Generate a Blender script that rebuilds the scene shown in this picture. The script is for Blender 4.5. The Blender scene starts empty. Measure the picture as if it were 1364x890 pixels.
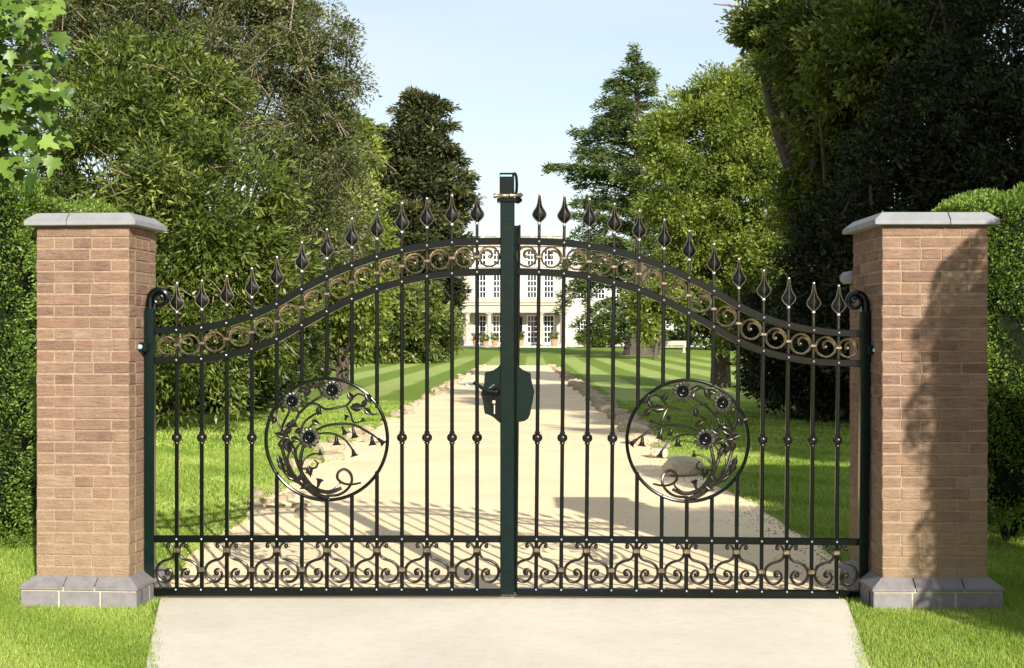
import bpy, math, random
import numpy as np
R = math.radians
PI = math.pi
rnd = random.Random(7)
rng = np.random.default_rng(11)
scene = bpy.context.scene
COL = scene.collection

# ------------------------------------------------------------------ measurements
CAMY, CAMZ, F = -8.37, 1.456, 2000.0          # eye position and focal length in photo pixels
HZ, CX = 450.0, 682.0
def at(px, py, dist):
    return ((px-CX)/F*dist, dist+CAMY, CAMZ-(py-HZ)/F*dist)
def gx(px): return (px-CX)/239.0
def gz(py): return CAMZ-(py-HZ)/239.0
def ground_z(y):
    d = y-CAMY
    t = min(1, max(0, (d-88)/62.0)); t = t*t*(3-2*t)
    return 0.50*t

# ------------------------------------------------------------------ materials
def newmat(name):
    m = bpy.data.materials.new(name); m.use_nodes = True
    nt = m.node_tree; b = nt.nodes['Principled BSDF']
    return m, nt, b
def N(nt, t, **kw):
    n = nt.nodes.new(t)
    for k, v in kw.items():
        if k in n.inputs: n.inputs[k].default_value = v
        else: setattr(n, k, v)
    return n
def L(nt, a, b): nt.links.new(a, b)
def ramp(nt, stops):
    r = nt.nodes.new('ShaderNodeValToRGB'); cr = r.color_ramp
    while len(cr.elements) < len(stops): cr.elements.new(0.5)
    for e, (p, c) in zip(cr.elements, stops):
        e.position = p; e.color = (c[0], c[1], c[2], 1)
    return r
def coord(nt):
    return nt.nodes.new('ShaderNodeTexCoord').outputs['Object']
def noise(nt, co, scale, detail=4, rough=.6):
    n = nt.nodes.new('ShaderNodeTexNoise'); n.inputs['Scale'].default_value = scale
    n.inputs['Detail'].default_value = detail; n.inputs['Roughness'].default_value = rough
    L(nt, co, n.inputs['Vector']); return n
def mix(nt, fac, a, b, mode='MIX'):
    m = nt.nodes.new('ShaderNodeMix'); m.data_type = 'RGBA'; m.blend_type = mode
    for i, s in ((0, fac), (6, a), (7, b)):
        if hasattr(s, 'is_linked'): L(nt, s, m.inputs[i])
        elif i == 0: m.inputs[0].default_value = s
        else: m.inputs[i].default_value = (s[0], s[1], s[2], 1)
    return m.outputs[2]
def bump(nt, b, h, strength, dist):
    n = nt.nodes.new('ShaderNodeBump'); n.inputs['Strength'].default_value = strength
    n.inputs['Distance'].default_value = dist
    L(nt, h, n.inputs['Height']); L(nt, n.outputs[0], b.inputs['Normal'])

def m_plain(name, c, rough=.5, metal=0., var=.15, scale=20, bstr=.2, bdist=.002, spec=.5, coat=0):
    m, nt, b = newmat(name); co = coord(nt)
    n = noise(nt, co, scale)
    r = ramp(nt, [(.3, [x*(1-var) for x in c]), (.7, [min(1, x*(1+var)) for x in c])])
    L(nt, n.outputs[0], r.inputs[0]); L(nt, r.outputs[0], b.inputs['Base Color'])
    b.inputs['Roughness'].default_value = rough; b.inputs['Metallic'].default_value = metal
    b.inputs['Specular IOR Level'].default_value = spec
    b.inputs['Coat Weight'].default_value = coat
    if bstr: bump(nt, b, n.outputs[0], bstr, bdist)
    return m

def m_leaf(name, ca, cb, cc, trans=.3, rough=.45, spec=.4):
    m, nt, b = newmat(name)
    a = nt.nodes.new('ShaderNodeAttribute'); a.attribute_name = 'tint'
    r = ramp(nt, [(0, ca), (.55, cb), (1, cc)])
    L(nt, a.outputs['Fac'], r.inputs[0])
    L(nt, r.outputs[0], b.inputs['Base Color'])
    b.inputs['Roughness'].default_value = rough
    b.inputs['Specular IOR Level'].default_value = spec
    t = nt.nodes.new('ShaderNodeBsdfTranslucent')
    g = nt.nodes.new('ShaderNodeHueSaturation'); g.inputs['Value'].default_value = 1.5
    g.inputs['Saturation'].default_value = 1.1
    L(nt, r.outputs[0], g.inputs['Color']); L(nt, g.outputs[0], t.inputs['Color'])
    s = nt.nodes.new('ShaderNodeMixShader'); s.inputs[0].default_value = trans
    L(nt, b.outputs[0], s.inputs[1]); L(nt, t.outputs[0], s.inputs[2])
    L(nt, s.outputs[0], nt.nodes['Material Output'].inputs['Surface'])
    return m

M = {}
M['iron'] = m_plain('black_iron', (.0018, .003, .0028), .2, 0, .3, 25, .2, .0008, spec=.24)
M['green'] = m_plain('dark_green_paint', (.0012, .008, .0065), .2, 0, .25, 18, .2, .0008, spec=.24)
M['bronze'] = m_plain('aged_bronze_brushing', (.20, .16, .105), .3, .8, .6, 70, .5, .0015)
M['darkbronze'] = m_plain('dark_rubbed_iron', (.026, .023, .018), .28, .7, .6, 60, .4, .001)
M['petal'] = m_plain('worn_iron_petals', (.09, .08, .065), .3, .8, .6, 60, .4, .001)
M['silver'] = m_plain('bright_steel', (.62, .63, .62), .3, .8, .1, 60, .1, .0005)
M['blueish'] = m_plain('blue_glazed_bolt', (.35, .6, .68), .2, .3, .1, 60, 0)
M['limestone'] = m_plain('pale_render', (.40, .38, .335), .85, 0, .06, .35, .1, .01)
M['trimstone'] = m_plain('trim_stone', (.40, .35, .27), .8, 0, .1, .8, .1, .01)
M['white'] = m_plain('white_paint', (.8, .8, .78), .5, 0, .02, 5, 0)
M['glass'] = m_plain('window_glass', (.02, .026, .03), .08, 0, .3, .7, 0, spec=.8)
M['slate'] = m_plain('lead_roof', (.25, .26, .27), .6, 0, .1, 2, 0)
M['clay'] = m_plain('terracotta', (.42, .2, .11), .8, 0, .15, 15, .2, .003)
M['rock'] = m_plain('sandstone_rock', (.40, .31, .20), .9, 0, .45, 9, .9, .02)
M['boulder'] = m_plain('pale_boulder', (.48, .41, .29), .9, 0, .2, 7, .8, .02)
M['bark'] = m_plain('bark', (.075, .058, .042), .95, 0, .5, 12, 1, .03)
M['twig'] = m_plain('twig', (.22, .17, .11), .9, 0, .3, 30, .3, .004)
M['soil'] = m_plain('leaf_litter', (.035, .03, .02), 1, 0, .5, 9, 1, .03)
M['keyhole'] = m_plain('keyhole_brass', (.75, .62, .42), .35, .6, .1, 60, 0)

def m_brick():
    m, nt, b = newmat('tan_brick'); co = coord(nt)
    a = nt.nodes.new('ShaderNodeAttribute'); a.attribute_name = 'tint'
    r = ramp(nt, [(0, (.205, .13, .098)), (.3, (.255, .168, .122)), (.6, (.285, .192, .138)), (.8, (.27, .16, .115)), (1, (.31, .225, .165))])
    L(nt, a.outputs['Fac'], r.inputs[0])
    n1 = noise(nt, co, 9, 6, .65); n2 = noise(nt, co, 90, 5, .7)
    mp = nt.nodes.new('ShaderNodeMapping'); mp.inputs['Scale'].default_value = (6, 6, 45)
    L(nt, co, mp.inputs[0]); n3 = noise(nt, mp.outputs[0], 1.6, 6, .7)
    r1 = ramp(nt, [(.35, (.8, .77, .74)), (.65, (1.12, 1.1, 1.05))]); L(nt, n1.outputs[0], r1.inputs[0])
    c = mix(nt, .8, r.outputs[0], r1.outputs[0], 'MULTIPLY')
    r3 = ramp(nt, [(.36, (.72, .68, .62)), (.5, (1, 1, 1)), (.72, (1.15, 1.12, 1.05))]); L(nt, n3.outputs[0], r3.inputs[0])
    c = mix(nt, .9, c, r3.outputs[0], 'MULTIPLY')
    # yellow sandy courses near the ground
    sp = nt.nodes.new('ShaderNodeSeparateXYZ'); L(nt, co, sp.inputs[0])
    mr = nt.nodes.new('ShaderNodeMapRange'); mr.inputs[1].default_value = .1; mr.inputs[2].default_value = 1.0
    mr.inputs[3].default_value = .75; mr.inputs[4].default_value = 0
    L(nt, sp.outputs[2], mr.inputs[0])
    c = mix(nt, mr.outputs[0], c, mix(nt, .7, (.35, .255, .155), r1.outputs[0], 'MULTIPLY'))
    L(nt, c, b.inputs['Base Color']); b.inputs['Roughness'].default_value = .95
    b.inputs['Specular IOR Level'].default_value = .15
    ad = nt.nodes.new('ShaderNodeMath'); ad.operation = 'ADD'
    L(nt, n3.outputs[0], ad.inputs[0]); L(nt, n2.outputs[0], ad.inputs[1])
    bump(nt, b, ad.outputs[0], 1, .012)
    return m
M['brick'] = m_brick()
M['mortar'] = m_plain('mortar', (.27, .195, .13), 1, 0, .2, 40, .6, .003, spec=.1)
M['cap'] = m_plain('grey_coping_stone', (.215, .215, .22), .75, 0, .1, 14, .3, .002)
M['plinth'] = m_plain('blue_grey_engineering_brick', (.17, .155, .155), .7, 0, .18, 18, .35, .002)
M['plinthjoint'] = m_plain('plinth_joint', (.45, .38, .27), 1, 0, .15, 50, .3, .002)

def m_lawn():
    m, nt, b = newmat('mown_lawn'); co = coord(nt)
    sp = nt.nodes.new('ShaderNodeSeparateXYZ'); L(nt, co, sp.inputs[0])
    # mowing stripes run away from the gate
    mm = nt.nodes.new('ShaderNodeMath'); mm.operation = 'MULTIPLY_ADD'
    mm.inputs[1].default_value = -.012; L(nt, sp.outputs[1], mm.inputs[0]); L(nt, sp.outputs[0], mm.inputs[2])
    w = nt.nodes.new('ShaderNodeMath'); w.operation = 'MULTIPLY'; w.inputs[1].default_value = 2*PI/2.3
    L(nt, mm.outputs[0], w.inputs[0])
    n0 = noise(nt, co, .6, 3); ns = nt.nodes.new('ShaderNodeMath'); ns.operation = 'MULTIPLY_ADD'
    ns.inputs[1].default_value = .8; L(nt, n0.outputs[0], ns.inputs[0]); L(nt, w.outputs[0], ns.inputs[2])
    s = nt.nodes.new('ShaderNodeMath'); s.operation = 'SINE'; L(nt, ns.outputs[0], s.inputs[0])
    rs = ramp(nt, [(.4, (0, 0, 0)), (.6, (1, 1, 1))])
    h = nt.nodes.new('ShaderNodeMath'); h.operation = 'MULTIPLY_ADD'; h.inputs[1].default_value = .5; h.inputs[2].default_value = .5
    L(nt, s.outputs[0], h.inputs[0]); L(nt, h.outputs[0], rs.inputs[0])
    # stripes only on the far lawn
    mr = nt.nodes.new('ShaderNodeMapRange'); mr.inputs[1].default_value = 16; mr.inputs[2].default_value = 26
    L(nt, sp.outputs[1], mr.inputs[0])
    mr2 = nt.nodes.new('ShaderNodeMapRange'); mr2.inputs[1].default_value = 105; mr2.inputs[2].default_value = 92
    L(nt, sp.outputs[1], mr2.inputs[0])
    f = nt.nodes.new('ShaderNodeMath'); f.operation = 'MULTIPLY'; L(nt, rs.outputs[0], f.inputs[0]); L(nt, mr.outputs[0], f.inputs[1])
    f2 = nt.nodes.new('ShaderNodeMath'); f2.operation = 'MULTIPLY'; L(nt, f.outputs[0], f2.inputs[0]); L(nt, mr2.outputs[0], f2.inputs[1])
    c = mix(nt, f2.outputs[0], (.17, .25, .04), (.33, .41, .12))
    n1 = noise(nt, co, 1.1, 6, .65); n2 = noise(nt, co, 22, 6, .8)
    r1 = ramp(nt, [(.3, (.75, .8, .7)), (.7, (1.2, 1.12, 1.1))]); L(nt, n1.outputs[0], r1.inputs[0])
    r2 = ramp(nt, [(.3, (.6, .65, .6)), (.7, (1.35, 1.25, 1.2))]); L(nt, n2.outputs[0], r2.inputs[0])
    c = mix(nt, .6, c, r1.outputs[0], 'MULTIPLY'); c = mix(nt, .8, c, r2.outputs[0], 'MULTIPLY')
    L(nt, c, b.inputs['Base Color']); b.inputs['Roughness'].default_value = .9
    b.inputs['Specular IOR Level'].default_value = .1
    pass
    bump(nt, b, n2.outputs[0], 1, .03)
    return m
M['lawn'] = m_lawn()

def m_sand(name, c, dirt):
    m, nt, b = newmat(name); co = coord(nt)
    n1 = noise(nt, co, .8, 6, .6); n2 = noise(nt, co, 160, 4, .8); n3 = noise(nt, co, 14, 6, .7)
    r = ramp(nt, [(.3, [x*.84 for x in c]), (.7, [min(.93, x*1.07) for x in c])]); L(nt, n1.outputs[0], r.inputs[0])
    r2 = ramp(nt, [(.32, dirt), (.5, (1, 1, 1))]); L(nt, n2.outputs[0], r2.inputs[0])
    r3 = ramp(nt, [(.3, (.86, .82, .76)), (.55, (1, 1, 1))]); L(nt, n3.outputs[0], r3.inputs[0])
    k = mix(nt, .6, r.outputs[0], r2.outputs[0], 'MULTIPLY'); k = mix(nt, .6, k, r3.outputs[0], 'MULTIPLY')
    L(nt, k, b.inputs['Base Color']); b.inputs['Roughness'].default_value = .95
    b.inputs['Specular IOR Level'].default_value = .2
    bump(nt, b, n2.outputs[0], .5, .004)
    return m
M['sand'] = m_sand('sandy_gravel', (.90, .70, .44), (.7, .62, .5))
M['concrete'] = m_sand('pale_concrete', (.67, .61, .50), (.86, .83, .8))
M['gravelpath'] = m_sand('pale_path', (.7, .64, .52), (.8, .78, .75))

# foliage
M['lf_laurel'] = m_leaf('laurel_leaf', (.03, .052, .010), (.115, .155, .024), (.27, .30, .07), .32, .42, .35)
M['lf_grey'] = m_leaf('grey_green_leaf', (.028, .040, .012), (.095, .115, .032), (.25, .25, .09), .3)
M['lf_bright'] = m_leaf('bright_leaf', (.06, .09, .012), (.17, .22, .03), (.31, .34, .07), .35)
M['lf_dark'] = m_leaf('shade_darkened_leaf', (.008, .012, .005), (.022, .030, .010), (.07, .085, .022), .15, .45, .25)  # near-black leaf colour paints in the shade over the right-hand evergreens
M['lf_mid'] = m_leaf('mid_leaf', (.018, .030, .007), (.065, .09, .018), (.17, .20, .04), .3, .4, .4)
M['lf_pine'] = m_leaf('pine_needles', (.016, .022, .010), (.055, .065, .02), (.16, .165, .05), .2)
M['lf_cedar'] = m_leaf('cedar_needles', (.03, .06, .02), (.11, .16, .04), (.24, .28, .07), .3)
M['lf_hedge'] = m_leaf('hedge_leaf', (.04, .08, .012), (.14, .22, .03), (.30, .38, .07), .3)
M['lf_maple'] = m_leaf('maple_leaf', (.03, .065, .008), (.09, .16, .018), (.20, .29, .05), .25, .42, .35)
M['lf_yew'] = m_leaf('conifer_hedge_leaf', (.03, .05, .010), (.11, .14, .025), (.24, .25, .06), .2)
M['lf_red'] = m_leaf('reddish_leaf', (.05, .05, .02), (.16, .07, .04), (.22, .12, .06), .3)
M['blade'] = m_leaf('grass_blade', (.12, .19, .022), (.25, .345, .05), (.44, .49, .14), .35, .5, .3)
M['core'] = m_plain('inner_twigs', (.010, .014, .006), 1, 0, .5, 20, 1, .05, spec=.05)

# ------------------------------------------------------------------ mesh helpers
class MB:
    def __init__(s, org=(0, 0, 0)):
        s.v = []; s.f = []; s.m = []; s.t = []; s.n = 0; s.org = org
    def add(s, vs, fs, mi=0, tint=.5):
        s.v.extend(vs); k = s.n
        s.f.extend([tuple(i+k for i in f) for f in fs])
        s.m.extend([mi]*len(fs)); s.t.extend([tint]*len(fs)); s.n += len(vs)
    def box(s, x0, x1, y0, y1, z0, z1, b=0, mi=0, tint=.5, rz=0):
        cx, cy, cz = (x0+x1)/2, (y0+y1)/2, (z0+z1)/2
        h = ((x1-x0)/2, (y1-y0)/2, (z1-z0)/2)
        if b <= 0:
            vs = [(cx+i*h[0], cy+j*h[1], cz+k*h[2]) for i in (-1, 1) for j in (-1, 1) for k in (-1, 1)]
            fs = [(0, 1, 3, 2), (4, 6, 7, 5), (0, 4, 5, 1), (2, 3, 7, 6), (0, 2, 6, 4), (1, 5, 7, 3)]
            s.add(vs, fs, mi, tint); return
        b = min(b, min(h)*.9)
        vs = []; idx = {}
        for i in (-1, 1):
            for j in (-1, 1):
                for k in (-1, 1):
                    for a in range(3):
                        d = [h[0]-b, h[1]-b, h[2]-b]; d[a] = h[a]
                        idx[(i, j, k, a)] = len(vs)
                        vs.append((cx+i*d[0], cy+j*d[1], cz+k*d[2]))
        fs = []
        sg = (-1, 1)
        for a in range(3):
            o = [q for q in range(3) if q != a]
            for e in sg:
                q = []
                for (u, w) in ((-1, -1), (1, -1), (1, 1), (-1, 1)):
                    c = [0, 0, 0]; c[a] = e; c[o[0]] = u; c[o[1]] = w
                    q.append(idx[(c[0], c[1], c[2], a)])
                fs.append(q)
        for a in range(3):
            o = [q for q in range(3) if q != a]
            for u in sg:
                for w in sg:
                    q = []
                    for (e, fc) in ((-1, o[0]), (1, o[0]), (1, o[1]), (-1, o[1])):
                        c = [0, 0, 0]; c[a] = e; c[o[0]] = u; c[o[1]] = w
                        q.append(idx[(c[0], c[1], c[2], fc)])
                    fs.append(q)
        for i in sg:
            for j in sg:
                for k in sg: fs.append([idx[(i, j, k, a)] for a in range(3)])
        out = []
        for q in fs:
            p = [vs[t] for t in q]
            u = [p[1][t]-p[0][t] for t in range(3)]; w = [p[2][t]-p[0][t] for t in range(3)]
            n = (u[1]*w[2]-u[2]*w[1], u[2]*w[0]-u[0]*w[2], u[0]*w[1]-u[1]*w[0])
            c = [sum(x[t] for x in p)/len(p) for t in range(3)]
            if n[0]*(c[0]-cx)+n[1]*(c[1]-cy)+n[2]*(c[2]-cz) < 0: q = q[::-1]
            out.append(tuple(q))
        s.add(vs, out, mi, tint)
    def tube(s, pts, rad, seg=8, mi=0, flat=1., cap=True, tint=.5):
        P = np.array(pts, float); n = len(P)
        r = np.full(n, rad) if np.isscalar(rad) else np.interp(np.linspace(0, 1, n), np.linspace(0, 1, len(rad)), rad)
        T = np.gradient(P, axis=0); T /= np.linalg.norm(T, axis=1)[:, None]+1e-12
        ref = np.array([0, 1., 0]) if abs(T[0][1]) < .9 else np.array([1., 0, 0])
        vs = []; up = ref
        for i in range(n):
            a = up-T[i]*np.dot(up, T[i]); a /= np.linalg.norm(a)+1e-12; up = a
            b = np.cross(T[i], a)
            for k in range(seg):
                th = 2*PI*k/seg
                vs.append(tuple(P[i]+r[i]*(math.cos(th)*a*flat+math.sin(th)*b)))
        fs = [(i*seg+k, i*seg+(k+1) % seg, (i+1)*seg+(k+1) % seg, (i+1)*seg+k) for i in range(n-1) for k in range(seg)]
        if cap: fs += [tuple(range(seg))[::-1], tuple(range((n-1)*seg, n*seg))]
        s.add(vs, fs, mi, tint)
    def ball(s, c, r, mi=0, nu=10, nv=7, sc=(1, 1, 1)):
        prof = [(r*math.sin(PI*i/nv), -r*math.cos(PI*i/nv)) for i in range(nv+1)]
        s.lathe(c, prof, nu, mi, sc=sc)
    def lathe(s, c, prof, seg=12, mi=0, axis=(0, 0, 1), sc=(1, 1, 1), tint=.5):
        A = np.array(axis, float); A /= np.linalg.norm(A)
        U = np.cross(A, (0, 1, 0) if abs(A[1]) < .9 else (1, 0, 0)); U /= np.linalg.norm(U); V = np.cross(A, U)
        C = np.array(c, float); S = np.array(sc)
        vs = []
        for r, h in prof:
            r = max(r, 1e-5)
            for k in range(seg):
                th = 2*PI*k/seg
                vs.append(tuple(C+(U*math.cos(th)*r+V*math.sin(th)*r+A*h)*S))
        n = len(prof)
        fs = [(i*seg+k, i*seg+(k+1) % seg, (i+1)*seg+(k+1) % seg, (i+1)*seg+k) for i in range(n-1) for k in range(seg)]
        s.add(vs, fs, mi, tint)
    def prism(s, poly, y0, y1, mi=0, b=0):      # polygon in xz, extruded along y
        n = len(poly)
        vs = [(x, y0, z) for x, z in poly]+[(x, y1, z) for x, z in poly]
        ar = sum(poly[i][0]*poly[(i+1) % n][1]-poly[(i+1) % n][0]*poly[i][1] for i in range(n))
        fr = tuple(range(n)); bk = tuple(range(n, 2*n))[::-1]
        sd = [(i, i+n, (i+1) % n+n, (i+1) % n) for i in range(n)]
        if ar < 0: fr = fr[::-1]; bk = bk[::-1]; sd = [q[::-1] for q in sd]
        s.add(vs, [fr, bk]+sd, mi)
    def build(s, name, mats, parent=None, smooth=True, mesh_only=False, angle=35):
        if not isinstance(mats, (list, tuple)): mats = [mats]
        me = bpy.data.meshes.new(name)
        V = np.array(s.v, float)-np.array(s.org)
        me.from_pydata([tuple(p) for p in V], [], s.f)
        for m in mats: me.materials.append(m)
        me.polygons.foreach_set('material_index', s.m)
        a = me.attributes.new('tint', 'FLOAT', 'FACE'); a.data.foreach_set('value', s.t)
        if smooth:
            me.polygons.foreach_set('use_smooth', [True]*len(s.f))
            me.set_sharp_from_angle(angle=R(angle))
        me.update()
        if mesh_only: return me
        o = bpy.data.objects.new(name, me); COL.objects.link(o)
        if parent: o.parent = parent
        else: o.location = s.org
        return o

def mobj(name, me, parent=None, loc=(0, 0, 0), rot=(0, 0, 0), scale=(1, 1, 1)):
    o = bpy.data.objects.new(name, me); COL.objects.link(o)
    o.location = loc; o.rotation_euler = rot; o.scale = scale
    if parent: o.parent = parent
    return o
def tag(o, label, cat, group=None, kind=None):
    o['label'] = label; o['category'] = cat
    if group: o['group'] = group
    if kind: o['kind'] = kind
    return o
def empty(name, loc, label=None, cat=None, group=None, rot=(0, 0, 0)):
    o = bpy.data.objects.new(name, None); COL.objects.link(o); o.location = loc; o.rotation_euler = rot
    o.empty_display_size = .2
    if label: tag(o, label, cat, group)
    return o
def struct(o): o['kind'] = 'structure'; return o

def spline(pts, n=8):
    P = np.array(pts, float)
    P = np.vstack([2*P[0]-P[1], P, 2*P[-1]-P[-2]])
    out = []
    for i in range(1, len(P)-2):
        p0, p1, p2, p3 = P[i-1], P[i], P[i+1], P[i+2]
        for k in range(n):
            t = k/n
            out.append(.5*((2*p1)+(-p0+p2)*t+(2*p0-5*p1+4*p2-p3)*t*t+(-p0+3*p1-3*p2+p3)*t**3))
    out.append(P[-2]); return np.array(out)

# ------------------------------------------------------------------ leaf clouds
def leaves(name, P, D, Ln, Wd, mat, parent, tint=None, org=(0, 0, 0), tri=False):
    n = len(P); D = D/(np.linalg.norm(D, axis=1)[:, None]+1e-9)
    r = rng.normal(size=(n, 3)); S = np.cross(D, r); S /= np.linalg.norm(S, axis=1)[:, None]+1e-9
    Q = np.cross(D, S)
    Ln = np.asarray(Ln).reshape(-1, 1)*np.ones((n, 1)); Wd = np.asarray(Wd).reshape(-1, 1)*np.ones((n, 1))
    P = P-np.array(org)
    if tri:
        V = np.stack([P-S*Wd/2, P+S*Wd/2, P+D*Ln], 1).reshape(-1, 3); k = 3
    else:
        bend = Q*Ln*.12
        V = np.stack([P, P+D*Ln*.45+S*Wd/2-bend, P+D*Ln, P+D*Ln*.45-S*Wd/2-bend], 1).reshape(-1, 3); k = 4
    me = bpy.data.meshes.new(name)
    me.vertices.add(n*k); me.vertices.foreach_set('co', V.astype(np.float32).ravel())
    me.loops.add(n*k); me.loops.foreach_set('vertex_index', np.arange(n*k, dtype=np.int32))
    me.polygons.add(n); me.polygons.foreach_set('loop_start', np.arange(0, n*k, k, dtype=np.int32))
    try: me.polygons.foreach_set('loop_total', np.full(n, k, dtype=np.int32))
    except Exception: pass
    me.materials.append(mat)
    a = me.attributes.new('tint', 'FLOAT', 'FACE')
    if tint is None: tint = rng.random(n)
    a.data.foreach_set('value', np.clip(tint, 0, 1).astype(np.float32))
    me.update(calc_edges=True); me.validate()
    o = bpy.data.objects.new(name, me); COL.objects.link(o)
    if parent: o.parent = parent
    else: o.location = org
    return o

def E(px, py, dist, rx, ry, ry_m=None):
    c = at(px, py, dist); a = rx/F*dist; b = ry/F*dist
    return (np.array(c), np.array((a, ry_m if ry_m else min(a, b)*.9, b)))

def clump_cloud(ells, nclump, per, cr, shell=.62, flat=.8, out=.6, jit=.8, droop=0.):
    w = np.array([e[1][0]*e[1][2]+e[1][0]*e[1][1] for e in ells]); w /= w.sum()
    k = rng.choice(len(ells), nclump, p=w)
    d = rng.normal(size=(nclump, 3)); d /= np.linalg.norm(d, axis=1)[:, None]
    rad = shell+(1.02-shell)*rng.random(nclump)**.7
    ph = rng.uniform(0, 6.28, (len(ells), 3))[k]
    rad *= 1+.13*np.sin(3.1*d[:, 0]*2+ph[:, 0])*np.sin(5.2*d[:, 2]+ph[:, 1])+.11*np.sin(9*d[:, 2]+7*d[:, 0]+ph[:, 2])
    far = rng.random(nclump) < .2; rad[far] *= rng.uniform(1.06, 1.28, far.sum())
    C = np.array([ells[i][0] for i in k]); A = np.array([ells[i][1] for i in k])
    c = C+d*A*rad[:, None]
    ctint = rng.normal(0, .16, nclump)
    crs = cr*(.45+1.1*rng.random(nclump)); crs[far] *= .7
    off = rng.normal(size=(nclump, per, 3)); off /= np.linalg.norm(off, axis=2)[:, :, None]
    off *= (rng.random((nclump, per, 1))**.5)
    off[:, :, 2] *= flat
    P = c[:, None, :]+off*crs[:, None, None]
    D = off*out+d[:, None, :]*.5+rng.normal(size=off.shape)*jit*.6
    D[:, :, 2] -= droop
    T = .42+ctint[:, None]+rng.normal(0, .2, (nclump, per))
    P = P.reshape(-1, 3); D = D.reshape(-1, 3); T = T.ravel()
    keep = P[:, 2] > .02
    return P[keep], D[keep], T[keep], c

def limbs(mb, base, top, r0, targets, nl, rr, wob=.3):
    base = np.array(base, float); top = np.array(top, float)
    mid = [base+(top-base)*t+np.array([rr.uniform(-wob, wob)*t, rr.uniform(-wob, wob)*t, 0]) for t in (0, .2, .45, .7, 1)]
    tr = spline(mid, 5); mb.tube([base+(base-top)*.01]+list(tr), [r0*1.35, r0, r0*.75, r0*.5, r0*.15], 9)
    for _ in range(nl):
        c = targets[rr.randrange(len(targets))]
        i = int(np.argmin(np.linalg.norm(tr-c, axis=1))*rr.uniform(.35, .8)); s = tr[i]
        m1 = s+(c-s)*.35+np.array([rr.uniform(-1, 1)*wob, rr.uniform(-1, 1)*wob, -.05*np.linalg.norm(c-s)])
        m2 = s+(c-s)*.7+np.array([rr.uniform(-1, 1)*wob, rr.uniform(-1, 1)*wob, 0])
        q = r0*rr.uniform(.14, .34)
        mb.tube(spline([s, m1, m2, c], 4), [q, q*.7, q*.4, q*.12], 5)

def tree(name, label, cat, base, ells, nclump, per, cr, leaf, mat, r0=.2, nl=25, top=None, group=None, twigs=0, bare=None, **kw):
    org = (base[0], base[1], ground_z(base[1])); root = empty(name, org, label, cat, group)
    P, D, T, c = clump_cloud(ells, nclump, per, cr, **kw)
    n = len(P); ll = leaf[0]*(.6+.8*rng.random(n))
    leaves('crown' if cat == 'tree' else 'foliage', P, D, ll, ll*leaf[1], mat, root, T, org)
    mb = MB(org); rr = random.Random(len(name)+nclump)
    hi = top if top is not None else max(ells, key=lambda e: e[0][2])[0]
    limbs(mb, org, hi, r0, c, nl, rr, wob=r0*1.5)
    for _ in range(twigs):
        q = c[rr.randrange(len(c))]; d = np.array([rr.uniform(-1, 1), rr.uniform(-1, .3), rr.uniform(-.4, 1)])*cr*rr.uniform(1.2, 2.6)
        mb.tube(spline([q-d*.6, q+d*.1+np.array([0, 0, cr*rr.uniform(-.1, .5)]), q+d+np.array([0, 0, -cr*rr.uniform(0, .8)])], 3), [.010, .008, .004], 4, mi=1)
    if bare:
        for pts, r in bare: mb.tube(spline(pts, 6), [r*1.6, r, r*.5], 5, mi=1)
    mb.build('trunk' if cat == 'tree' else 'stem', [M['bark'], M['twig']], root)
    return root

# ------------------------------------------------------------------ setting: lawn, drive, path
mb = MB(); ys = list(np.linspace(-40, 80, 13))+list(np.linspace(86, 146, 13))+[170, 250, 500, 1200]
xs = [-700, -200, -60, -20, 0, 20, 60, 200, 700]
vs = [(x, y, ground_z(y)) for y in ys for x in xs]; nx = len(xs)
mb.add(vs, [(j*nx+i, j*nx+i+1, (j+1)*nx+i+1, (j+1)*nx+i) for j in range(len(ys)-1) for i in range(nx-1)])
struct(mb.build('lawn', M['lawn']))

def wob(y, s): return .03*math.sin(y*2.1+s)+.02*math.sin(y*5.3+2*s)+.05*math.sin(y*.55+s*3)
def edge_l(y):
    if y < 0: return np.interp(y, [-6, -1.8, -.2], [-1.5, -1.57, -1.96])
    return np.interp(y, [0, 1, 4, 8, 21, 70], [-2.00, -2.06, -2.13, -2.28, -2.06, -1.47])+wob(y, 1)*min(1, y)
def edge_r(y):
    if y < 0: return np.interp(y, [-6, -1.8, -.2], [1.5, 1.54, 1.86])
    return np.interp(y, [0, 1, 3, 12, 70], [1.93, 2.1, 2.1, 1.87, 2.0])+wob(y, 4)*min(1, y)
mb = MB(); ys = list(np.linspace(0.0, 16, 70))+list(np.linspace(16.5, 70.5, 90)); vs = []
for y in ys:
    a, b_ = edge_l(y), edge_r(y); vs += [(a, y, .004), ((a+b_)/2, y, .006), (b_, y, .004)]
mb.add(vs, [(j*3+i, j*3+i+1, (j+1)*3+i+1, (j+1)*3+i) for j in range(len(ys)-1) for i in range(2)])
struct(mb.build('drive', M['sand']))
mb = MB(); ys = list(np.linspace(-14, 0, 15)); vs = []
for y in ys: vs += [(edge_l(min(y, -.01)), y, .004), (edge_r(min(y, -.01)), y, .004)]
mb.add(vs, [(j*2, j*2+1, (j+1)*2+1, (j+1)*2) for j in range(len(ys)-1)])
struct(mb.build('pavement', M['concrete']))
mb = MB(); z = ground_z(142)
mb.box(-30, 45, 141, 157, z-.3, z+.06, .02)
struct(mb.build('terrace', M['gravelpath']))
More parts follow.
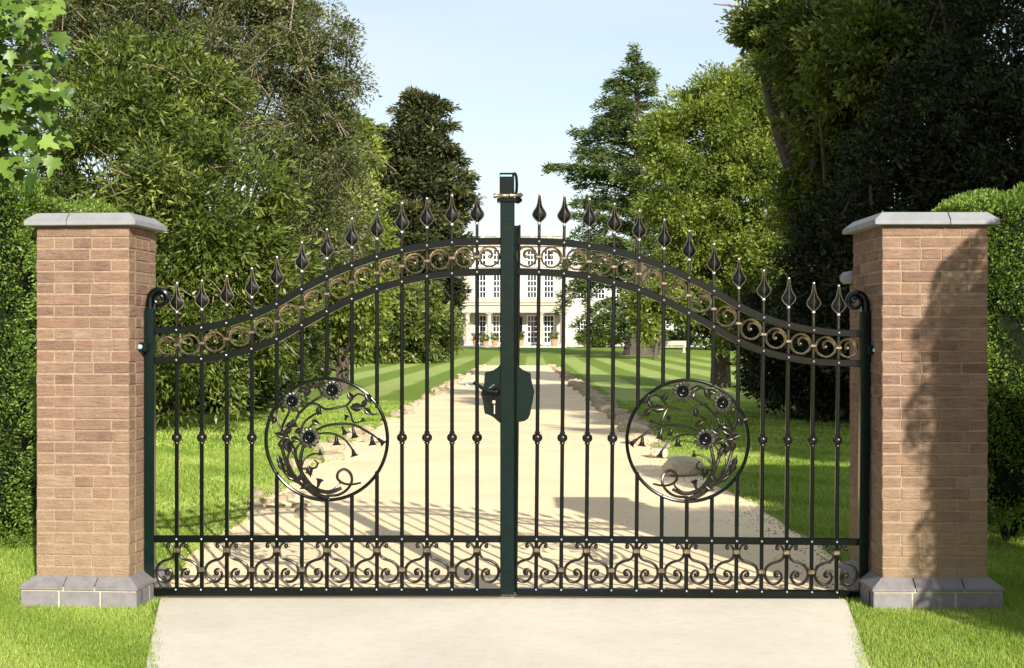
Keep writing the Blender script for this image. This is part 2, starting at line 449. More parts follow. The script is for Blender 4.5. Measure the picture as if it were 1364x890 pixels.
# leaf litter under the shrubs
mb = MB()
def blob(cx, cy, rx, ry, z=.004, n=40, s=0):
    vs = [(cx, cy, z)]+[(cx+rx*math.cos(2*PI*i/n)*(1+.12*math.sin(5*i+s)), cy+ry*math.sin(2*PI*i/n)*(1+.1*math.sin(3*i+s)), z) for i in range(n)]
    mb.add(vs, [(0, i+1, (i+1) % n+1) for i in range(n)])
blob(-8.6, 24.5, 4.6, 3.6, s=1); struct(mb.build('soil_bed', M['soil']))
mb = MB(); blob(8.6, 20.0, 4.6, 4.2, s=2); struct(mb.build('soil_bed', M['soil']))

# ------------------------------------------------------------------ brick gate pillars
def pillar(corner, w, d, rot, left, label):
    # corner = front inner corner (world); w across, d deep
    sx = -1 if left else 1                      # pillar extends outward from the corner
    root = empty('gate_pillar', (corner[0], corner[1], 0), label, 'pillar', rot=(0, 0, rot))
    x0, x1 = (-w, 0) if left else (0, w)
    zb, zt = .150, 2.062; nc = 31; ch = (zt-zb)/nc; t = .10
    r = random.Random(5 if left else 9)
    mb = MB(); mo = MB()
    g = .0035
    for c in range(nc):
        z0 = zb+c*ch+g; z1 = zb+(c+1)*ch-g
        def run(a, b_, face):
            p = a; first = True
            while p < b_-.01:
                ln = r.choice([.105, .215, .215, .30])
                if first and c % 2: ln = .105
                first = False
                q = p+ln
                if b_-q < .07: q = b_
                j = r.uniform(-.003, .002); ti = r.random(); k1 = g*.8 if r.random() < .6 else 0.001
                bz = .004
                if face == 'f': mb.box(p+k1, q-k1, j, t, z0, z1, bz, tint=ti)
                if face == 'b': mb.box(p+k1, q-k1, d-t, d-j, z0, z1, bz, tint=ti)
                if face == 'l': mb.box(x0+j, x0+t, p+k1, q-k1, z0, z1, bz, tint=ti)
                if face == 'r': mb.box(x1-t, x1-j, p+k1, q-k1, z0, z1, bz, tint=ti)
                p = q
        if c % 2 == 0:
            run(x0, x1, 'f'); run(x0, x1, 'b'); run(t+.001, d-t-.001, 'l'); run(t+.001, d-t-.001, 'r')
        else:
            run(0, d, 'l'); run(0, d, 'r'); run(x0+t+.001, x1-t-.001, 'f'); run(x0+t+.001, x1-t-.001, 'b')
    mb.build('brickwork', M['brick'], root, smooth=False)
    mo.box(x0+.0035, x1-.0035, .0035, d-.0035, .12, zt+.001)
    mo.build('mortar', M['mortar'], root, smooth=False)
    # coping: two stones, chamfered
    cp = MB(); o = .05
    def frus(a0, a1, b0, b1, z0, z1, ia, ib, mi=0, mbx=cp):
        vs = [(a0, b0, z0), (a1, b0, z0), (a1, b1, z0), (a0, b1, z0), (a0+ia[0], b0+ib[0], z1), (a1-ia[1], b0+ib[0], z1), (a1-ia[1], b1-ib[1], z1), (a0+ia[0], b1-ib[1], z1)]
        mbx.add(vs, [(3, 2, 1, 0), (4, 5, 6, 7), (0, 1, 5, 4), (1, 2, 6, 5), (2, 3, 7, 6), (3, 0, 4, 7)], mi)
    xs_ = [x0-o, x0+w*.36, x1+o] if left else [x0-o, x0+w*.62, x1+o]
    for i in range(2):
        a, b_ = xs_[i]+(.0015 if i else 0), xs_[i+1]-(.0015 if not i else 0)
        cp.box(a, b_, -o, d+o, zt+.002, zt+.030, .003)
        frus(a+.002, b_-.002, -o+.002, d+o-.002, zt+.030, zt+.072, (.05 if i == 0 else 0, 0 if i == 0 else .05), (.05, .05))
    cp.build('coping', M['cap'], root, smooth=False)
    # plinth: a vertical course and a sloping course of blue-grey bricks
    pl = MB(); q = .062
    def ring(z0, z1, out0, out1, ln, top):
        X0, X1, Y0, Y1 = x0-out0, x1+out0, -out0, d+out0
        gap = .004
        n = max(2, round((X1-X0)/ln)); cuts = [X0+(X1-X0)*(i+(0 if i in (0, n) else r.uniform(-.12, .12)))/n for i in range(n+1)]
        dl = out0-out1
        for (yy, yin, s) in ((Y0, Y0+.1, 1), (Y1, Y1-.1, -1)):
            for i in range(n):
                a, b_ = cuts[i]+(gap if i else 0), cuts[i+1]-(gap if i < n-1 else 0)
                if top:
                    ya, yb = (Y0, Y0+out0+.004) if s == 1 else (Y1-out0-.004, Y1)
                    frus(a, b_, ya, yb, z0, z1, (dl if i == 0 else 0, dl if i == n-1 else 0), (dl if s == 1 else 0, dl if s == -1 else 0), 0, pl)
                    pl.box(a, b_, ya, yb, z0-.018, z0, .003, tint=r.random())
                else: pl.box(a, b_, min(yy, yin), max(yy, yin), z0, z1, .004, tint=r.random())
        n = max(2, round((Y1-Y0)/ln)); cuts = [Y0+out0+(Y1-Y0-2*out0)*i/n for i in range(n+1)]
        for (xa, xb, s) in ((X0, X0+out0+.004, 1), (X1-out0-.004, X1, -1)):
            for i in range(n):
                a, b_ = cuts[i]+gap, cuts[i+1]-gap
                if top:
                    frus(xa, xb, a, b_, z0, z1, (dl if s == 1 else 0, dl if s == -1 else 0), (0, 0), 0, pl)
                    pl.box(xa, xb, a, b_, z0-.018, z0, .003)
                else: pl.box(xa, xb, a, b_, z0, z1, .004)
    ring(.0, .088, q, q, .2, False)
    ring(.113, .162, q+.006, .004, .26, True)
    pl.box(x0-q+.004, x1+q-.004, -q+.004, d+q-.004, 0, .112, 0, 1)
    pl.box(x0-.03, x1+.03, -.03, d+.03, .1125, .128, 0, 1)
    pl.build('plinth', [M['plinth'], M['plinthjoint']], root, smooth=False)
    return root
pillar((-2.073, -.24), .52, .452, R(-5), True, 'brick gate pillar left of the gate, lit on both visible faces')
pillar((1.997, -.27), .572, .70, 0, False, 'brick gate pillar right of the gate, partly in hedge shadow')
# low wall whose coping end shows behind the right pillar
root = empty('garden_wall', (2.4, .75, 0), 'low brick wall end with grey coping just behind the right gate pillar', 'wall')
mb = MB((2.4, .75, 0))
for c in range(28):
    z0 = c*.0635
    n = 4
    for i in range(n+(c % 2)):
        a = 2.03+(i-(.5 if c % 2 else 0))*.245; b_ = a+.238
        a = max(a, 2.03); b_ = min(b_, 2.50)
        if b_-a > .02: mb.box(a, b_, .46, .66, z0+.003, z0+.0605, .003, tint=rnd.random())
mb.box(2.034, 2.496, .464, .656, 0, 1.775, 0, 1)
mb.build('brickwork', [M['brick'], M['mortar']], root, smooth=False)
mb = MB((2.4, .75, 0)); mb.box(1.975, 2.53, .435, .70, 1.78, 1.85, .02); mb.build('coping', M['cap'], root, smooth=False)

# ------------------------------------------------------------------ the wrought iron gate
UP = [(207, 440.5), (234.5, 439.7), (268, 436.6), (301.5, 430.5), (334.7, 420.6), (368, 405.7), (401, 386.3), (434.6, 368.8), (468.5, 354), (501.7, 342.4), (535, 333.4), (568.7, 327.2), (602, 323.2), (635.6, 321.8), (668, 321.4)]
LO = [(207, 480.5), (234.5, 479.7), (268, 478.2), (301.5, 473.2), (334.7, 465), (368, 452), (401, 433.8), (434.6, 415.4), (468.5, 398.5), (501.7, 385.3), (535, 375.6), (568.7, 368.3), (602, 364.2), (635.6, 362.6), (668, 362)]
BX = [235.5+33.33*i for i in range(13)]
def rail_y(tab, x): return float(np.interp(x, [p[0] for p in SM[tab]], [p[1] for p in SM[tab]]))
SM = {'u': [tuple(p) for p in spline(UP, 6)], 'l': [tuple(p) for p in spline(LO, 6)]}
MIR = 674.6

def gate_leaf(side):
    left = side < 0
    def X(px): return gx(px) if left else gx(2*MIR-px)
    def P3(px, py, y=0.): return (X(px), y, gz(py))
    hinge = X(200)
    org = (hinge, 0, 0)
    lab = ('left leaf of the black iron double gate, with lever handle and lock' if left
           else 'right leaf of the black iron double gate, without a handle')
    root = empty('gate_leaf', org, lab, 'gate leaf')
    def nb(): return MB(org)
    # hinge stile with a scrolled top
    mb = nb(); a, b_ = sorted((X(193.5), X(206.5)))
    mb.box(a, b_, -.026, .026, gz(793), gz(410), .004)
    cx, cy = 213.5, 398; pts = []
    pts.append(P3(200, 412)); pts.append(P3(199.6, 404))
    for i in range(0, 34):
        th = PI+.1-i*.285; r = 13.2-i*.30
        pts.append(P3(cx-.3+r*math.cos(th), cy-r*math.sin(th)))
    st = mb
    pr = nb(); pr.tube(pts, [.024, .020, .016, .013, .011, .009, .008], 10, flat=1.2); pr.ball(pts[-1], .013)
    post = st.build('hinge_stile', M['green'], root)
    sc_ = pr.build('scroll_top', M['iron'], post)
    # hinge bracket
    mb = nb(); a, b_ = sorted((X(187.4), X(200)))
    mb.box(a, b_, -.082, -.0262, gz(468), gz(456), .003)
    br = mb.build('hinge_bracket', M['green'], root)
    mb = nb(); mb.ball((X(191.6), -.088, gz(462)), .0145); mb.build('bolt', M['blueish'], br)
    mb = nb(); a, b_ = sorted((X(184), X(196))); mb.box(a, b_, -.015, .022, gz(776), gz(764), .003)
    mb.build('hinge_bracket', M['green'], root)
    # rails
    mb = nb(); a, b_ = sorted((X(206.5), X(668 if left else 661)))
    mb.box(a, b_, -.026, .026, gz(793), gz(783), .003); mb.build('bottom_rail', M['iron'], root)
    mb = nb(); mb.box(a, b_, -.012, .020, gz(722.5), gz(713.5), .003); mb.build('middle_rail', M['iron'], root)
    for tab in 'ul':
        mb = nb(); pp = [(x, y) for x, y in SM[tab]]
        if not left: pp = [p for p in pp if p[0] < 664]+[(664.5, pp[-1][1])]
        h = 4.7; n = len(pp); vs = []
        for i, (x, y) in enumerate(pp):
            j0, j1 = max(0, i-1), min(n-1, i+1)
            tx, ty = pp[j1][0]-pp[j0][0], pp[j1][1]-pp[j0][1]; l_ = math.hypot(tx, ty); nx_, ny_ = -ty/l_, tx/l_
            for (s, yy) in ((1, -.013), (.86, -.0165), (-.86, -.0165), (-1, -.013), (-1, .016), (1, .016)):
                vs.append((X(x+nx_*h*s), yy, gz(y+ny_*h*s)))
        fs = [(i*6+k, i*6+(k+1) % 6, (i+1)*6+(k+1) % 6, (i+1)*6+k) for i in range(n-1) for k in range(6)]
        if not left: fs = [f[::-1] for f in fs]
        mb.add(vs, fs); mb.build('arched_rail', M['iron'], root)
    # upright bars
    rcx, rcy, rr_ = 435.3, 585.5, 79.0
    for i, bx in enumerate(BX):
        x = X(bx); dx = bx-rcx
        top = rail_y('u', bx)-25
        def bar(z0, z1, w=.0215):
            m_ = nb(); m_.box(x-w/2, x+w/2, -w/2+.001, w/2, z0, z1, .004); return m_
        lo = rail_y('l', bx)
        if abs(dx) < 70:
            h = math.sqrt(rr_**2-dx*dx)
            bar(gz(rcy-h), gz(lo)).build('bar', M['iron'], root)
            bar(gz(784), gz(rcy+h)).build('bar', M['iron'], root)
        else:
            o = bar(gz(784), gz(lo)).build('bar', M['iron'], root)
            kz = gz(583)
            m_ = nb(); m_.lathe((x, 0, kz), [(.012, -.036), (.016, -.031), (.015, -.026), (.012, -.024), (.022, -.018), (.0275, -.009), (.0285, 0), (.0275, .009), (.022, .018), (.012, .024), (.015, .026), (.016, .031), (.012, .036)], 12)
            m_.build('knuckle', M['darkbronze'], o)
        o = bar(gz(lo), gz(top), .0165); o = o.build('spear_shaft', M['darkbronze'], root)
        # spearhead
        zb = gz(top+.0); m_ = nb()
        prof = [(.004, .0), (.011, .008), (.022, .018), (.033, .030), (.038, .042), (.038, .050), (.033, .062), (.024, .075), (.015, .092), (.010, .112), (.0065, .135), (.004, .154)]
        vs = []; n = len(prof)
        for (w, h) in prof:
            for (u, yy) in ((-1, 0), (-.5, -.006), (0, -.010), (.5, -.006), (1, 0), (.5, .006), (0, .010), (-.5, .006)):
                vs.append((x+u*w, yy*min(1, w/.02+.3), zb+h))
        fs = [(k*8+q, k*8+(q+1) % 8, (k+1)*8+(q+1) % 8, (k+1)*8+q) for k in range(n-1) for q in range(8)]
        m_.add(vs, fs, 0)
        for s in (-1, 1): m_.tube([(x+s*w, -.001, zb+h) for w, h in prof], .0030, 6, 1)
        m_.tube([(x, -.010*min(1, w/.02+.3), zb+h) for w, h in prof], .0022, 6, 1)
        sp = m_.build('spearhead', [M['iron'], M['bronze']], root)
        m_ = nb(); m_.ball((x, 0, zb-.004), .0105); m_.build('lower_ball', M['silver'], sp)
        m_ = nb(); m_.ball((x, 0, zb+.157), .0075); m_.build('tip_ball', M['silver'], sp)
        # rivets
        for yy, yf in ((rail_y('u', bx), -.018), (rail_y('l', bx), -.018), (718, -.0135), (784.5, -.028)):
            m_ = nb(); m_.ball((x, yf, gz(yy)), .0062, nu=8, nv=6, sc=(1, 1, 1)); m_.build('rivet', M['silver'], root)
    # ring scrolls in the arched band
    cells = [(210, BX[0])]+[(BX[i], BX[i+1]) for i in range(12)]+[(BX[12], 668)]
    for (a, b_) in cells:
        cxp = (a+b_)/2; cyp = (rail_y('u', cxp)+rail_y('l', cxp))/2; Rr = 13.2 if b_-a > 28 else (b_-a)/2-.7
        pts = []; rad = []
        for i in range(46):
            t = i/45; th = -PI*.2+t*2*PI*1.62
            k = min(1, max(0, t/.46)); r = 1.8+(Rr-1.8)*(k*k*(3-2*k))**.8
            pts.append((X(cxp+r*math.cos(th)), -.002+.004*math.sin(th), gz(cyp-r*math.sin(th)))); rad.append(.0060+.0012*(1-t))
        m_ = nb(); m_.tube(pts, rad, 6, 0, flat=1.8)
        m_.ball((X(cxp+.6), -.004, gz(cyp)), .0095); m_.build('ring_scroll', M['bronze'], root)
    for bx in BX:
        y = (rail_y('u', bx)+rail_y('l', bx))/2; x = X(bx); w = .0165
        m_ = nb(); m_.box(x-w, x+w, -.014, .014, gz(y)-.0085, gz(y)+.0085, .003); m_.build('collar', M['bronze'], root)
    # S-scrolls along the foot
    S = [(12.6, 727.6), (13.6, 725), (11.5, 723.0), (8, 723.8), (5, 727.5), (3.2, 733), (4.6, 740), (9, 744.3), (15, 746.0), (21, 748.4), (26, 752.6), (28.6, 759), (28, 766), (23.5, 772.5), (17, 775), (10.5, 773), (6.6, 767.5), (7.6, 761.2), (12, 758), (16, 760.5), (15.4, 764.6), (13.2, 764.8)]
    for i, bx in enumerate(BX):
        if i % 2 == 0:
            for s in (-1, 1):
                m_ = nb(); sc = 1.0
                if i == 0 and s < 0: sc = .93
                if i == 12 and s > 0: sc = 1.0
                pts = [(X(bx+s*px*sc), -.003, gz(py)) for px, py in spline(S, 5)]
                m_.tube(pts, [.005, .006, .0075, .008, .0085, .0085, .008, .007, .006], 8, flat=1.1)
                m_.ball((X(bx+s*12.4*sc), -.004, gz(727.4)), .0125); m_.ball((X(bx+s*13*sc), -.004, gz(763.6)), .0125)
                m_.build('foot_scroll', M['darkbronze'], root)
            m_ = nb(); x = X(bx); m_.box(x-.019, x+.019, -.018, .018, gz(736), gz(729.6), .005); m_.build('collar', M['bronze'], root)
        else:
            m_ = nb(); x = X(bx); m_.box(x-.019, x+.019, -.018, .018, gz(762), gz(755.6), .005); m_.build('collar', M['bronze'], root)
    # floral medallion
    def Zp(zx, zy, y=0.): return P3(330+zx/4.238, 480+zy/4.238, y)
    mb = nb(); pts = [Zp(446+343*math.cos(2*PI*i/72), 446+343*math.sin(2*PI*i/72)) for i in range(73)]
    mb.tube(pts, .0100, 10, cap=False); med = mb.build('medallion_ring', M['iron'], root)
    stems = [
     ([(530, 720), (470, 745), (400, 735), (340, 690), (300, 620), (275, 560), (262, 500), (230, 450), (215, 420)], .0070),
     ([(450, 775), (400, 755), (330, 700), (305, 640), (300, 560), (320, 470), (345, 440)], .0078),
     ([(460, 778), (380, 758), (310, 705), (250, 650), (215, 570), (195, 500), (180, 475), (195, 450), (225, 455)], .0075),
     ([(440, 765), (510, 760), (560, 730), (588, 685), (580, 640), (545, 615), (512, 632), (508, 668), (540, 695), (590, 700), (640, 690)], .0058),
     ([(340, 690), (400, 728), (460, 738), (505, 715), (525, 685)], .005),
     ([(478, 168), (420, 200), (350, 245), (290, 300), (275, 330), (262, 360)], .0052),
     ([(253, 230), (235, 290), (205, 350), (190, 400), (200, 430)], .0052),
     ([(205, 292), (188, 262), (165, 275), (165, 320), (182, 370), (210, 410)], .0052),
     ([(250, 285), (283, 285), (282, 320), (262, 345)], .0048),
     ([(290, 420), (320, 350), (365, 312), (410, 290)], .0050),
     ([(330, 240), (385, 245), (440, 275), (500, 268), (560, 252), (590, 215), (625, 190), (670, 205)], .0050),
     ([(555, 255), (580, 300), (600, 350), (640, 345)], .0042),
     ([(375, 400), (440, 370), (520, 358), (600, 365), (670, 400), (720, 430), (750, 462)], .0052),
     ([(395, 415), (450, 410), (500, 420), (550, 450), (590, 500), (605, 525)], .0045),
     ([(305, 600), (320, 560), (360, 532), (410, 525)], .0045),
     ([(310, 610), (350, 612), (385, 605), (395, 580), (375, 562)], .0042),
     ([(190, 585), (215, 625), (265, 645), (300, 690)], .0048),
     ([(590, 250), (655, 262), (680, 290), (700, 305), (730, 303)], .0042),
     ([(330, 190), (350, 160), (390, 138), (425, 155), (430, 175)], .0050),
     ([(300, 600), (270, 520), (300, 460), (330, 400), (380, 350)], .0045),
     ([(260, 640), (225, 560), (240, 500), (215, 440), (180, 420)], .0050),
     ([(330, 700), (280, 690), (220, 650), (190, 600), (175, 560)], .0045),
     ([(420, 200), (400, 160), (360, 150), (320, 170)], .0045),
     ([(215, 405), (240, 470), (290, 590), (320, 650), (370, 715)], .0055)]
    for k, (pl, r) in enumerate(stems):
        m_ = nb(); m_.tube([Zp(p[0], p[1], -.004-.006*math.sin(i*.35+k)) for i, p in enumerate(spline(pl, 5))], [r*1.3, r*1.4, r*1.35, r*.95], 7)
        m_.build('stem', M['darkbronze'], med)
    for (fx, fy, s) in ((478, 168, 1.), (253, 230, .95), (348, 435, 1.05)):
        m_ = nb(); s *= 1.12; c = np.array(Zp(fx, fy, -.018)); rr2 = .050*s
        for k in range(13):
            th = 2*PI*k/13; d = np.array([math.cos(th), 0, math.sin(th)]); t_ = np.array([-math.sin(th), 0, math.cos(th)])
            vs = []
            for (u, w, h) in ((.35, .006, 0), (.7, .0105, -.006), (.95, .0095, -.004), (1.05, .004, .004)):
                for q, hh in ((-1, .003), (0, -.002), (1, .003)): vs.append(tuple(c+d*rr2*u+t_*w*q+np.array([0, h+hh, 0])))
            nv = len(vs); vs += [(a_[0], a_[1]+.003, a_[2]) for a_ in vs]
            fs = []
            for a in range(3):
                for q in range(2):
                    f = (a*3+q, a*3+q+1, (a+1)*3+q+1, (a+1)*3+q); fs.append(f); fs.append(tuple(i+nv for i in f[::-1]))
            m_.add(vs, fs, 0)
        m_.lathe(c, [(.030*s, .004), (.030*s, -.004), (.024*s, -.010), (.020*s, -.006), (.016*s, -.006), (.013*s, -.014), (.006*s, -.018), (0, -.018)], 16, 1, axis=(0, 1, 0))
        m_.build('flower', [M['petal'], M['iron']], med, angle=50)
    for (x0, y0, x1, y1, s) in ((500, 420, 503, 478, 1), (532, 372, 552, 415, .8), (592, 372, 606, 437, .9), (700, 425, 706, 478, 1.), (735, 438, 768, 470, .9), (592, 500, 604, 540, 1.), (120, 318, 150, 335, .6), (255, 330, 262, 375, .9), (405, 262, 405, 305, .8), (550, 340, 560, 312, .7), (640, 345, 655, 335, .6), (408, 500, 412, 535, .7), (355, 600, 345, 640, .9), (225, 440, 250, 470, .7), (395, 720, 408, 672, .9)):
        a = np.array(Zp(x0, y0, -.008)); b_ = np.array(Zp(x1, y1, -.012)); ax = b_-a; l_ = np.linalg.norm(ax)
        s *= 1.3; m_ = nb(); m_.lathe(a, [(.004, 0), (.006*s, l_*.15), (.008*s, l_*.5), (.012*s, l_*.8), (.0205*s, l_), (.019*s, l_*1.02), (.009*s, l_*.75), (0, l_*.6)], 10, 0, axis=ax)
        m_.build('bell_bloom', M['darkbronze'], med, angle=60)
    for (lx, ly, an, s) in ((135, 325, 200, 1), (225, 398, 150, 1.1), (262, 360, 40, 1), (400, 285, 100, 1), (620, 265, 0, 1.5), (578, 200, 240, 1.1), (682, 215, 60, 1.2), (680, 290, 40, 1.1), (335, 180, 110, 1.3), (272, 445, 20, 1.1), (215, 470, 130, 1.3), (320, 712, 150, 1), (240, 655, 210, 1.2), (190, 590, 250, 1.2), (225, 490, 80, 1.2), (205, 430, 190, 1.2), (350, 625, 80, 1.2), (300, 170, 160, .9), (150, 340, 120, .9), (180, 560, 250, 1.1), (180, 420, 200, 1.1), (265, 520, 70, 1.0), (290, 395, 330, 1.0), (235, 365, 160, 1.0), (320, 165, 200, 1.1), (385, 350, 30, 1.0), (300, 660, 120, 1.0), (660, 240, 300, 1.0)):
        c = np.array(Zp(lx, ly, -.010)); th = R(an); d = np.array([math.cos(th)*(1 if left else -1), 0, -math.sin(th)]); t_ = np.array([-d[2], 0, d[0]])
        m_ = nb(); vs = []; PR = [(-1, .1), (-.6, .55), (-.1, .8), (.35, .55), (.75, .22), (1.15, .04)]; ln = .027*s
        for (u, w) in PR:
            for q, h in ((-1, 0), (-.5, -.6), (0, -.25), (.5, -.6), (1, 0), (0, .35)):
                vs.append(tuple(c+d*ln*u+t_*ln*w*q*.8+np.array([0, h*ln*.45*w*1.3, 0])))
        fs = [(k*6+q, k*6+(q+1) % 6, (k+1)*6+(q+1) % 6, (k+1)*6+q) for k in range(len(PR)-1) for q in range(6)]
        m_.add(vs, fs); m_.build('leaf', M['darkbronze'], med, angle=60)
    # meeting stile and lock plates
    if left:
        mb = nb(); mb.box(gx(666.3), gx(685.5), -.034, .034, gz(791), gz(264), .004)
        mb.box(gx(667.3), gx(684.5), -.037, -.030, gz(760), gz(300), .001)
        mb.box(gx(667.3), gx(684.5), -.037, -.030, gz(296), gz(270), .001)
        mb.build('meeting_stile', M['green'], root)
        mb = nb(); mb.box(gx(665.5), gx(685), -.04, .04, gz(263), gz(231), .004)
        tb = mb.build('top_box', M['iron'], root)
        mb = nb(); mb.box(gx(666.5), gx(682), -.043, -.0405, gz(236), gz(234), 0); mb.build('label_strip', M['blueish'], tb)
        mb = nb(); mb.tube(spline([(gx(684), -.02, gz(262)), (gx(688), -.02, gz(255)), (gx(688), -.02, gz(238)), (gx(686), -.02, gz(232)), (gx(683), -.02, gz(233))], 6), .008, 8)
        mb.build('loop_strap', M['iron'], tb)
        mb = nb(); mb.lathe((gx(657.5), -.045, gz(262)), [(0, 0), (.013, .0), (.014, .01), (.010, .02), (.010, .035), (.013, .045), (.010, .06), (.010, .085), (.014, .09), (.014, .10), (.010, .11), (.010, .14), (.015, .15), (.006, .162), (0, .165)], 12, axis=(1, 0, .03))
        mb.build('latch_bolt', M['bronze'], tb)
        mb = nb(); mb.box(gx(662), gx(690), -.052, .05, gz(270), gz(264.5), .006)
        mb.lathe((gx(690), -.02, gz(267)), [(0, -.02), (.014, -.018), (.022, 0), (.010, .02), (0, .024)], 10, axis=(1, 0, .0)); mb.build('latch_collar', M['iron'], tb)
        zz = lambda a, b: (gx(600+a/4.94), gz(440+b/4.94))
        poly = [zz(*p) for p in ((330, 222), (310, 245), (282, 263), (255, 270), (228, 276), (224, 310), (222, 350), (212, 385), (200, 420), (212, 455), (218, 485), (220, 515), (227, 546), (255, 556), (285, 572), (322, 606), (330, 606))]
        mb = nb(); mb.prism(poly, -.030, .03); lp = mb.build('lock_plate', M['green'], root, angle=25)
        mb = nb(); mb.prism([zz(228, 440), zz(335, 330), zz(335, 590), zz(300, 570)], -.0335, -.0295); mb.build('shadow_plate', M['iron'], lp, angle=25)  # dark wedge laid on the lock plate to stand for shade
        # lever handle
        mb = nb(); a = zz(300, 405); b_ = zz(240, 395); c = zz(185, 360); d = zz(150, 342)
        mb.lathe((a[0], -.036, a[1]), [(.024, .004), (.024, -.008), (.018, -.014), (.012, -.03), (0, -.032)], 14, axis=(0, 1, 0))
        mb.tube(spline([(a[0], -.06, a[1]), (b_[0], -.068, b_[1]), (c[0], -.07, c[1]), (d[0], -.068, d[1])], 6), [.012, .011, .009, .011], 8)
        e = zz(134, 352)
        mb.tube([(e[0]+.022*math.cos(t), -.068, e[1]+.015*math.sin(t)) for t in np.linspace(0, 2*PI, 22)], .0062, 8, 1, cap=False)
        mb.build('lever_handle', [M['iron'], M['silver']], lp)
        mb = nb(); k = zz(286, 470); mb.lathe((k[0], -.036, k[1]), [(0, .004), (.009, .003), (.010, -.002), (.007, -.005), (0, -.005)], 12, axis=(0, 1, 0), sc=(1, 1, 1.0))
        k2 = zz(290, 525); mb.box(k2[0]-.003, k2[0]+.003, -.038, -.033, k2[1]-.02, k2[1]+.03, .001)
        mb.build('keyhole', M['keyhole'], lp)
        mb = nb(); p1 = zz(255, 380); p2 = zz(290, 355); mb.tube([(p1[0], -.033, p1[1]), (p2[0], -.033, p2[1])], .0022, 6); mb.build('key_cover', M['silver'], lp)
    else:
        # stile tucked behind the cover stile of the other leaf
        mb = nb(); mb.box(gx(672), gx(689), .037, .07, gz(791), gz(300), .003); mb.box(gx(686.2), gx(689), -.02, .036, gz(791), gz(300), .002); mb.build('meeting_stile', M['iron'], root)
        zz = lambda a, b: (gx(600+a/4.94), gz(440+b/4.94))
        poly = [zz(*p) for p in ((425.5, 222), (442, 245), (465, 262), (490, 272), (514, 279), (517, 320), (528, 360), (540, 405), (532, 450), (522, 500), (512, 555), (500, 580), (480, 595), (450, 602), (425.5, 602))]
        mb = nb(); mb.prism(poly, -.028, .03); mb.build('lock_plate', M['green'], root, angle=25)
    if not left:
        a = .0092
        root.rotation_euler = (0, a, 0); root.location = (hinge, 0, -.017)
    return root
gate_leaf(-1); gate_leaf(1)

# ------------------------------------------------------------------ hedges
def hedge(label, x0, x1, y0, y1, z0, z1, n, side):
    org = ((x0+x1)/2, (y0+y1)/2, 0); root = empty('hedge', org, label, 'hedge')
    mb = MB(org); k = 26; vs = []; fs = []
    # lumpy inner core
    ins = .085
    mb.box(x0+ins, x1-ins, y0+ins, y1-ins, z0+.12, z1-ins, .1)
    for i in range(14):
        bx = rnd.uniform(x0+.3, x1-.3); by = rnd.uniform(y0+.25, y1-.25)
        mb.tube(spline([(bx, by, 0), (bx+rnd.uniform(-.1, .1), by, .3), (bx+rnd.uniform(-.4, .4), by+rnd.uniform(-.3, .3), .8)], 4), [.03, .022, .012], 6)
    mb.build('stem', M['core'], root)
    W, D_, H = x1-x0, y1-y0, z1-z0
    areas = np.array([W*H, D_*H, D_*H, W*D_, W*H*.4, W*D_*.4]); cnt = (areas/areas.sum()*n).astype(int)
    Ps = []; Ds = []
    for f, c in enumerate(cnt):
        u, w = rng.random(c), rng.random(c)
        if f == 0: p = np.stack([x0+u*W, np.full(c, y0), z0+w*H], 1); d = (0, -1, 0)
        if f == 1: p = np.stack([np.full(c, x0), y0+u*D_, z0+w*H], 1); d = (-1, 0, 0)
        if f == 2: p = np.stack([np.full(c, x1), y0+u*D_, z0+w*H], 1); d = (1, 0, 0)
        if f == 3: p = np.stack([x0+u*W, y0+w*D_, np.full(c, z1)], 1); d = (0, 0, 1)
        if f == 4: p = np.stack([x0+u*W, np.full(c, y1), z0+w*H], 1); d = (0, 1, 0)
        if f == 5: p = np.stack([x0+u*W, y0+w*D_, np.full(c, z0)], 1); d = (0, 0, -1)
        d = np.array(d, float)
        bul = .6*.055*np.sin(p[:, 0]*5+p[:, 1]*3)+.05*np.sin(p[:, 2]*6.1+p[:, 1]*4+1)+.03*np.sin(p[:, 0]*13+p[:, 2]*11)+.02*np.sin(p[:, 2]*29+p[:, 0]*23)
        p = p+d*(bul[:, None]-rng.random((c, 1))**1.5*.11)
        # round the top corners
        ex = np.maximum(0, np.abs(p[:, 0]-org[0])-(W/2-.22)); ez = np.maximum(0, p[:, 2]-(z1-.25))
        p[:, 2] -= ex*ez*1.1
        Ps.append(p); Ds.append(d+rng.normal(size=(c, 3))*.55+np.array([0, 0, .35]))
    P = np.vstack(Ps); D = np.vstack(Ds); n = len(P)
    T = .45+.22*rng.normal(size=n)+.12*np.sin(P[:, 0]*9+P[:, 2]*7)
    ll = .027*(.6+.8*rng.random(n))
    leaves('foliage', P, D, ll, ll*.42, M['lf_hedge'], root, T, org)
hedge('clipped hedge left of the left gate pillar, at the picture edge', -5.6, -3.33, 1.9, 4.6, .03, 2.52, 190000, -1)
hedge('clipped hedge right of the right gate pillar, at the picture edge', 3.17, 5.7, 1.9, 3.0, .16, 2.47, 160000, 1)
# hedge added unseen outside the frame to throw a shadow on the right pillar
hedge('unseen hedge added in front of the right pillar to shade it', 3.33, 5.2, -3.9, -2.6, .05, 3.15, 90000, 1)

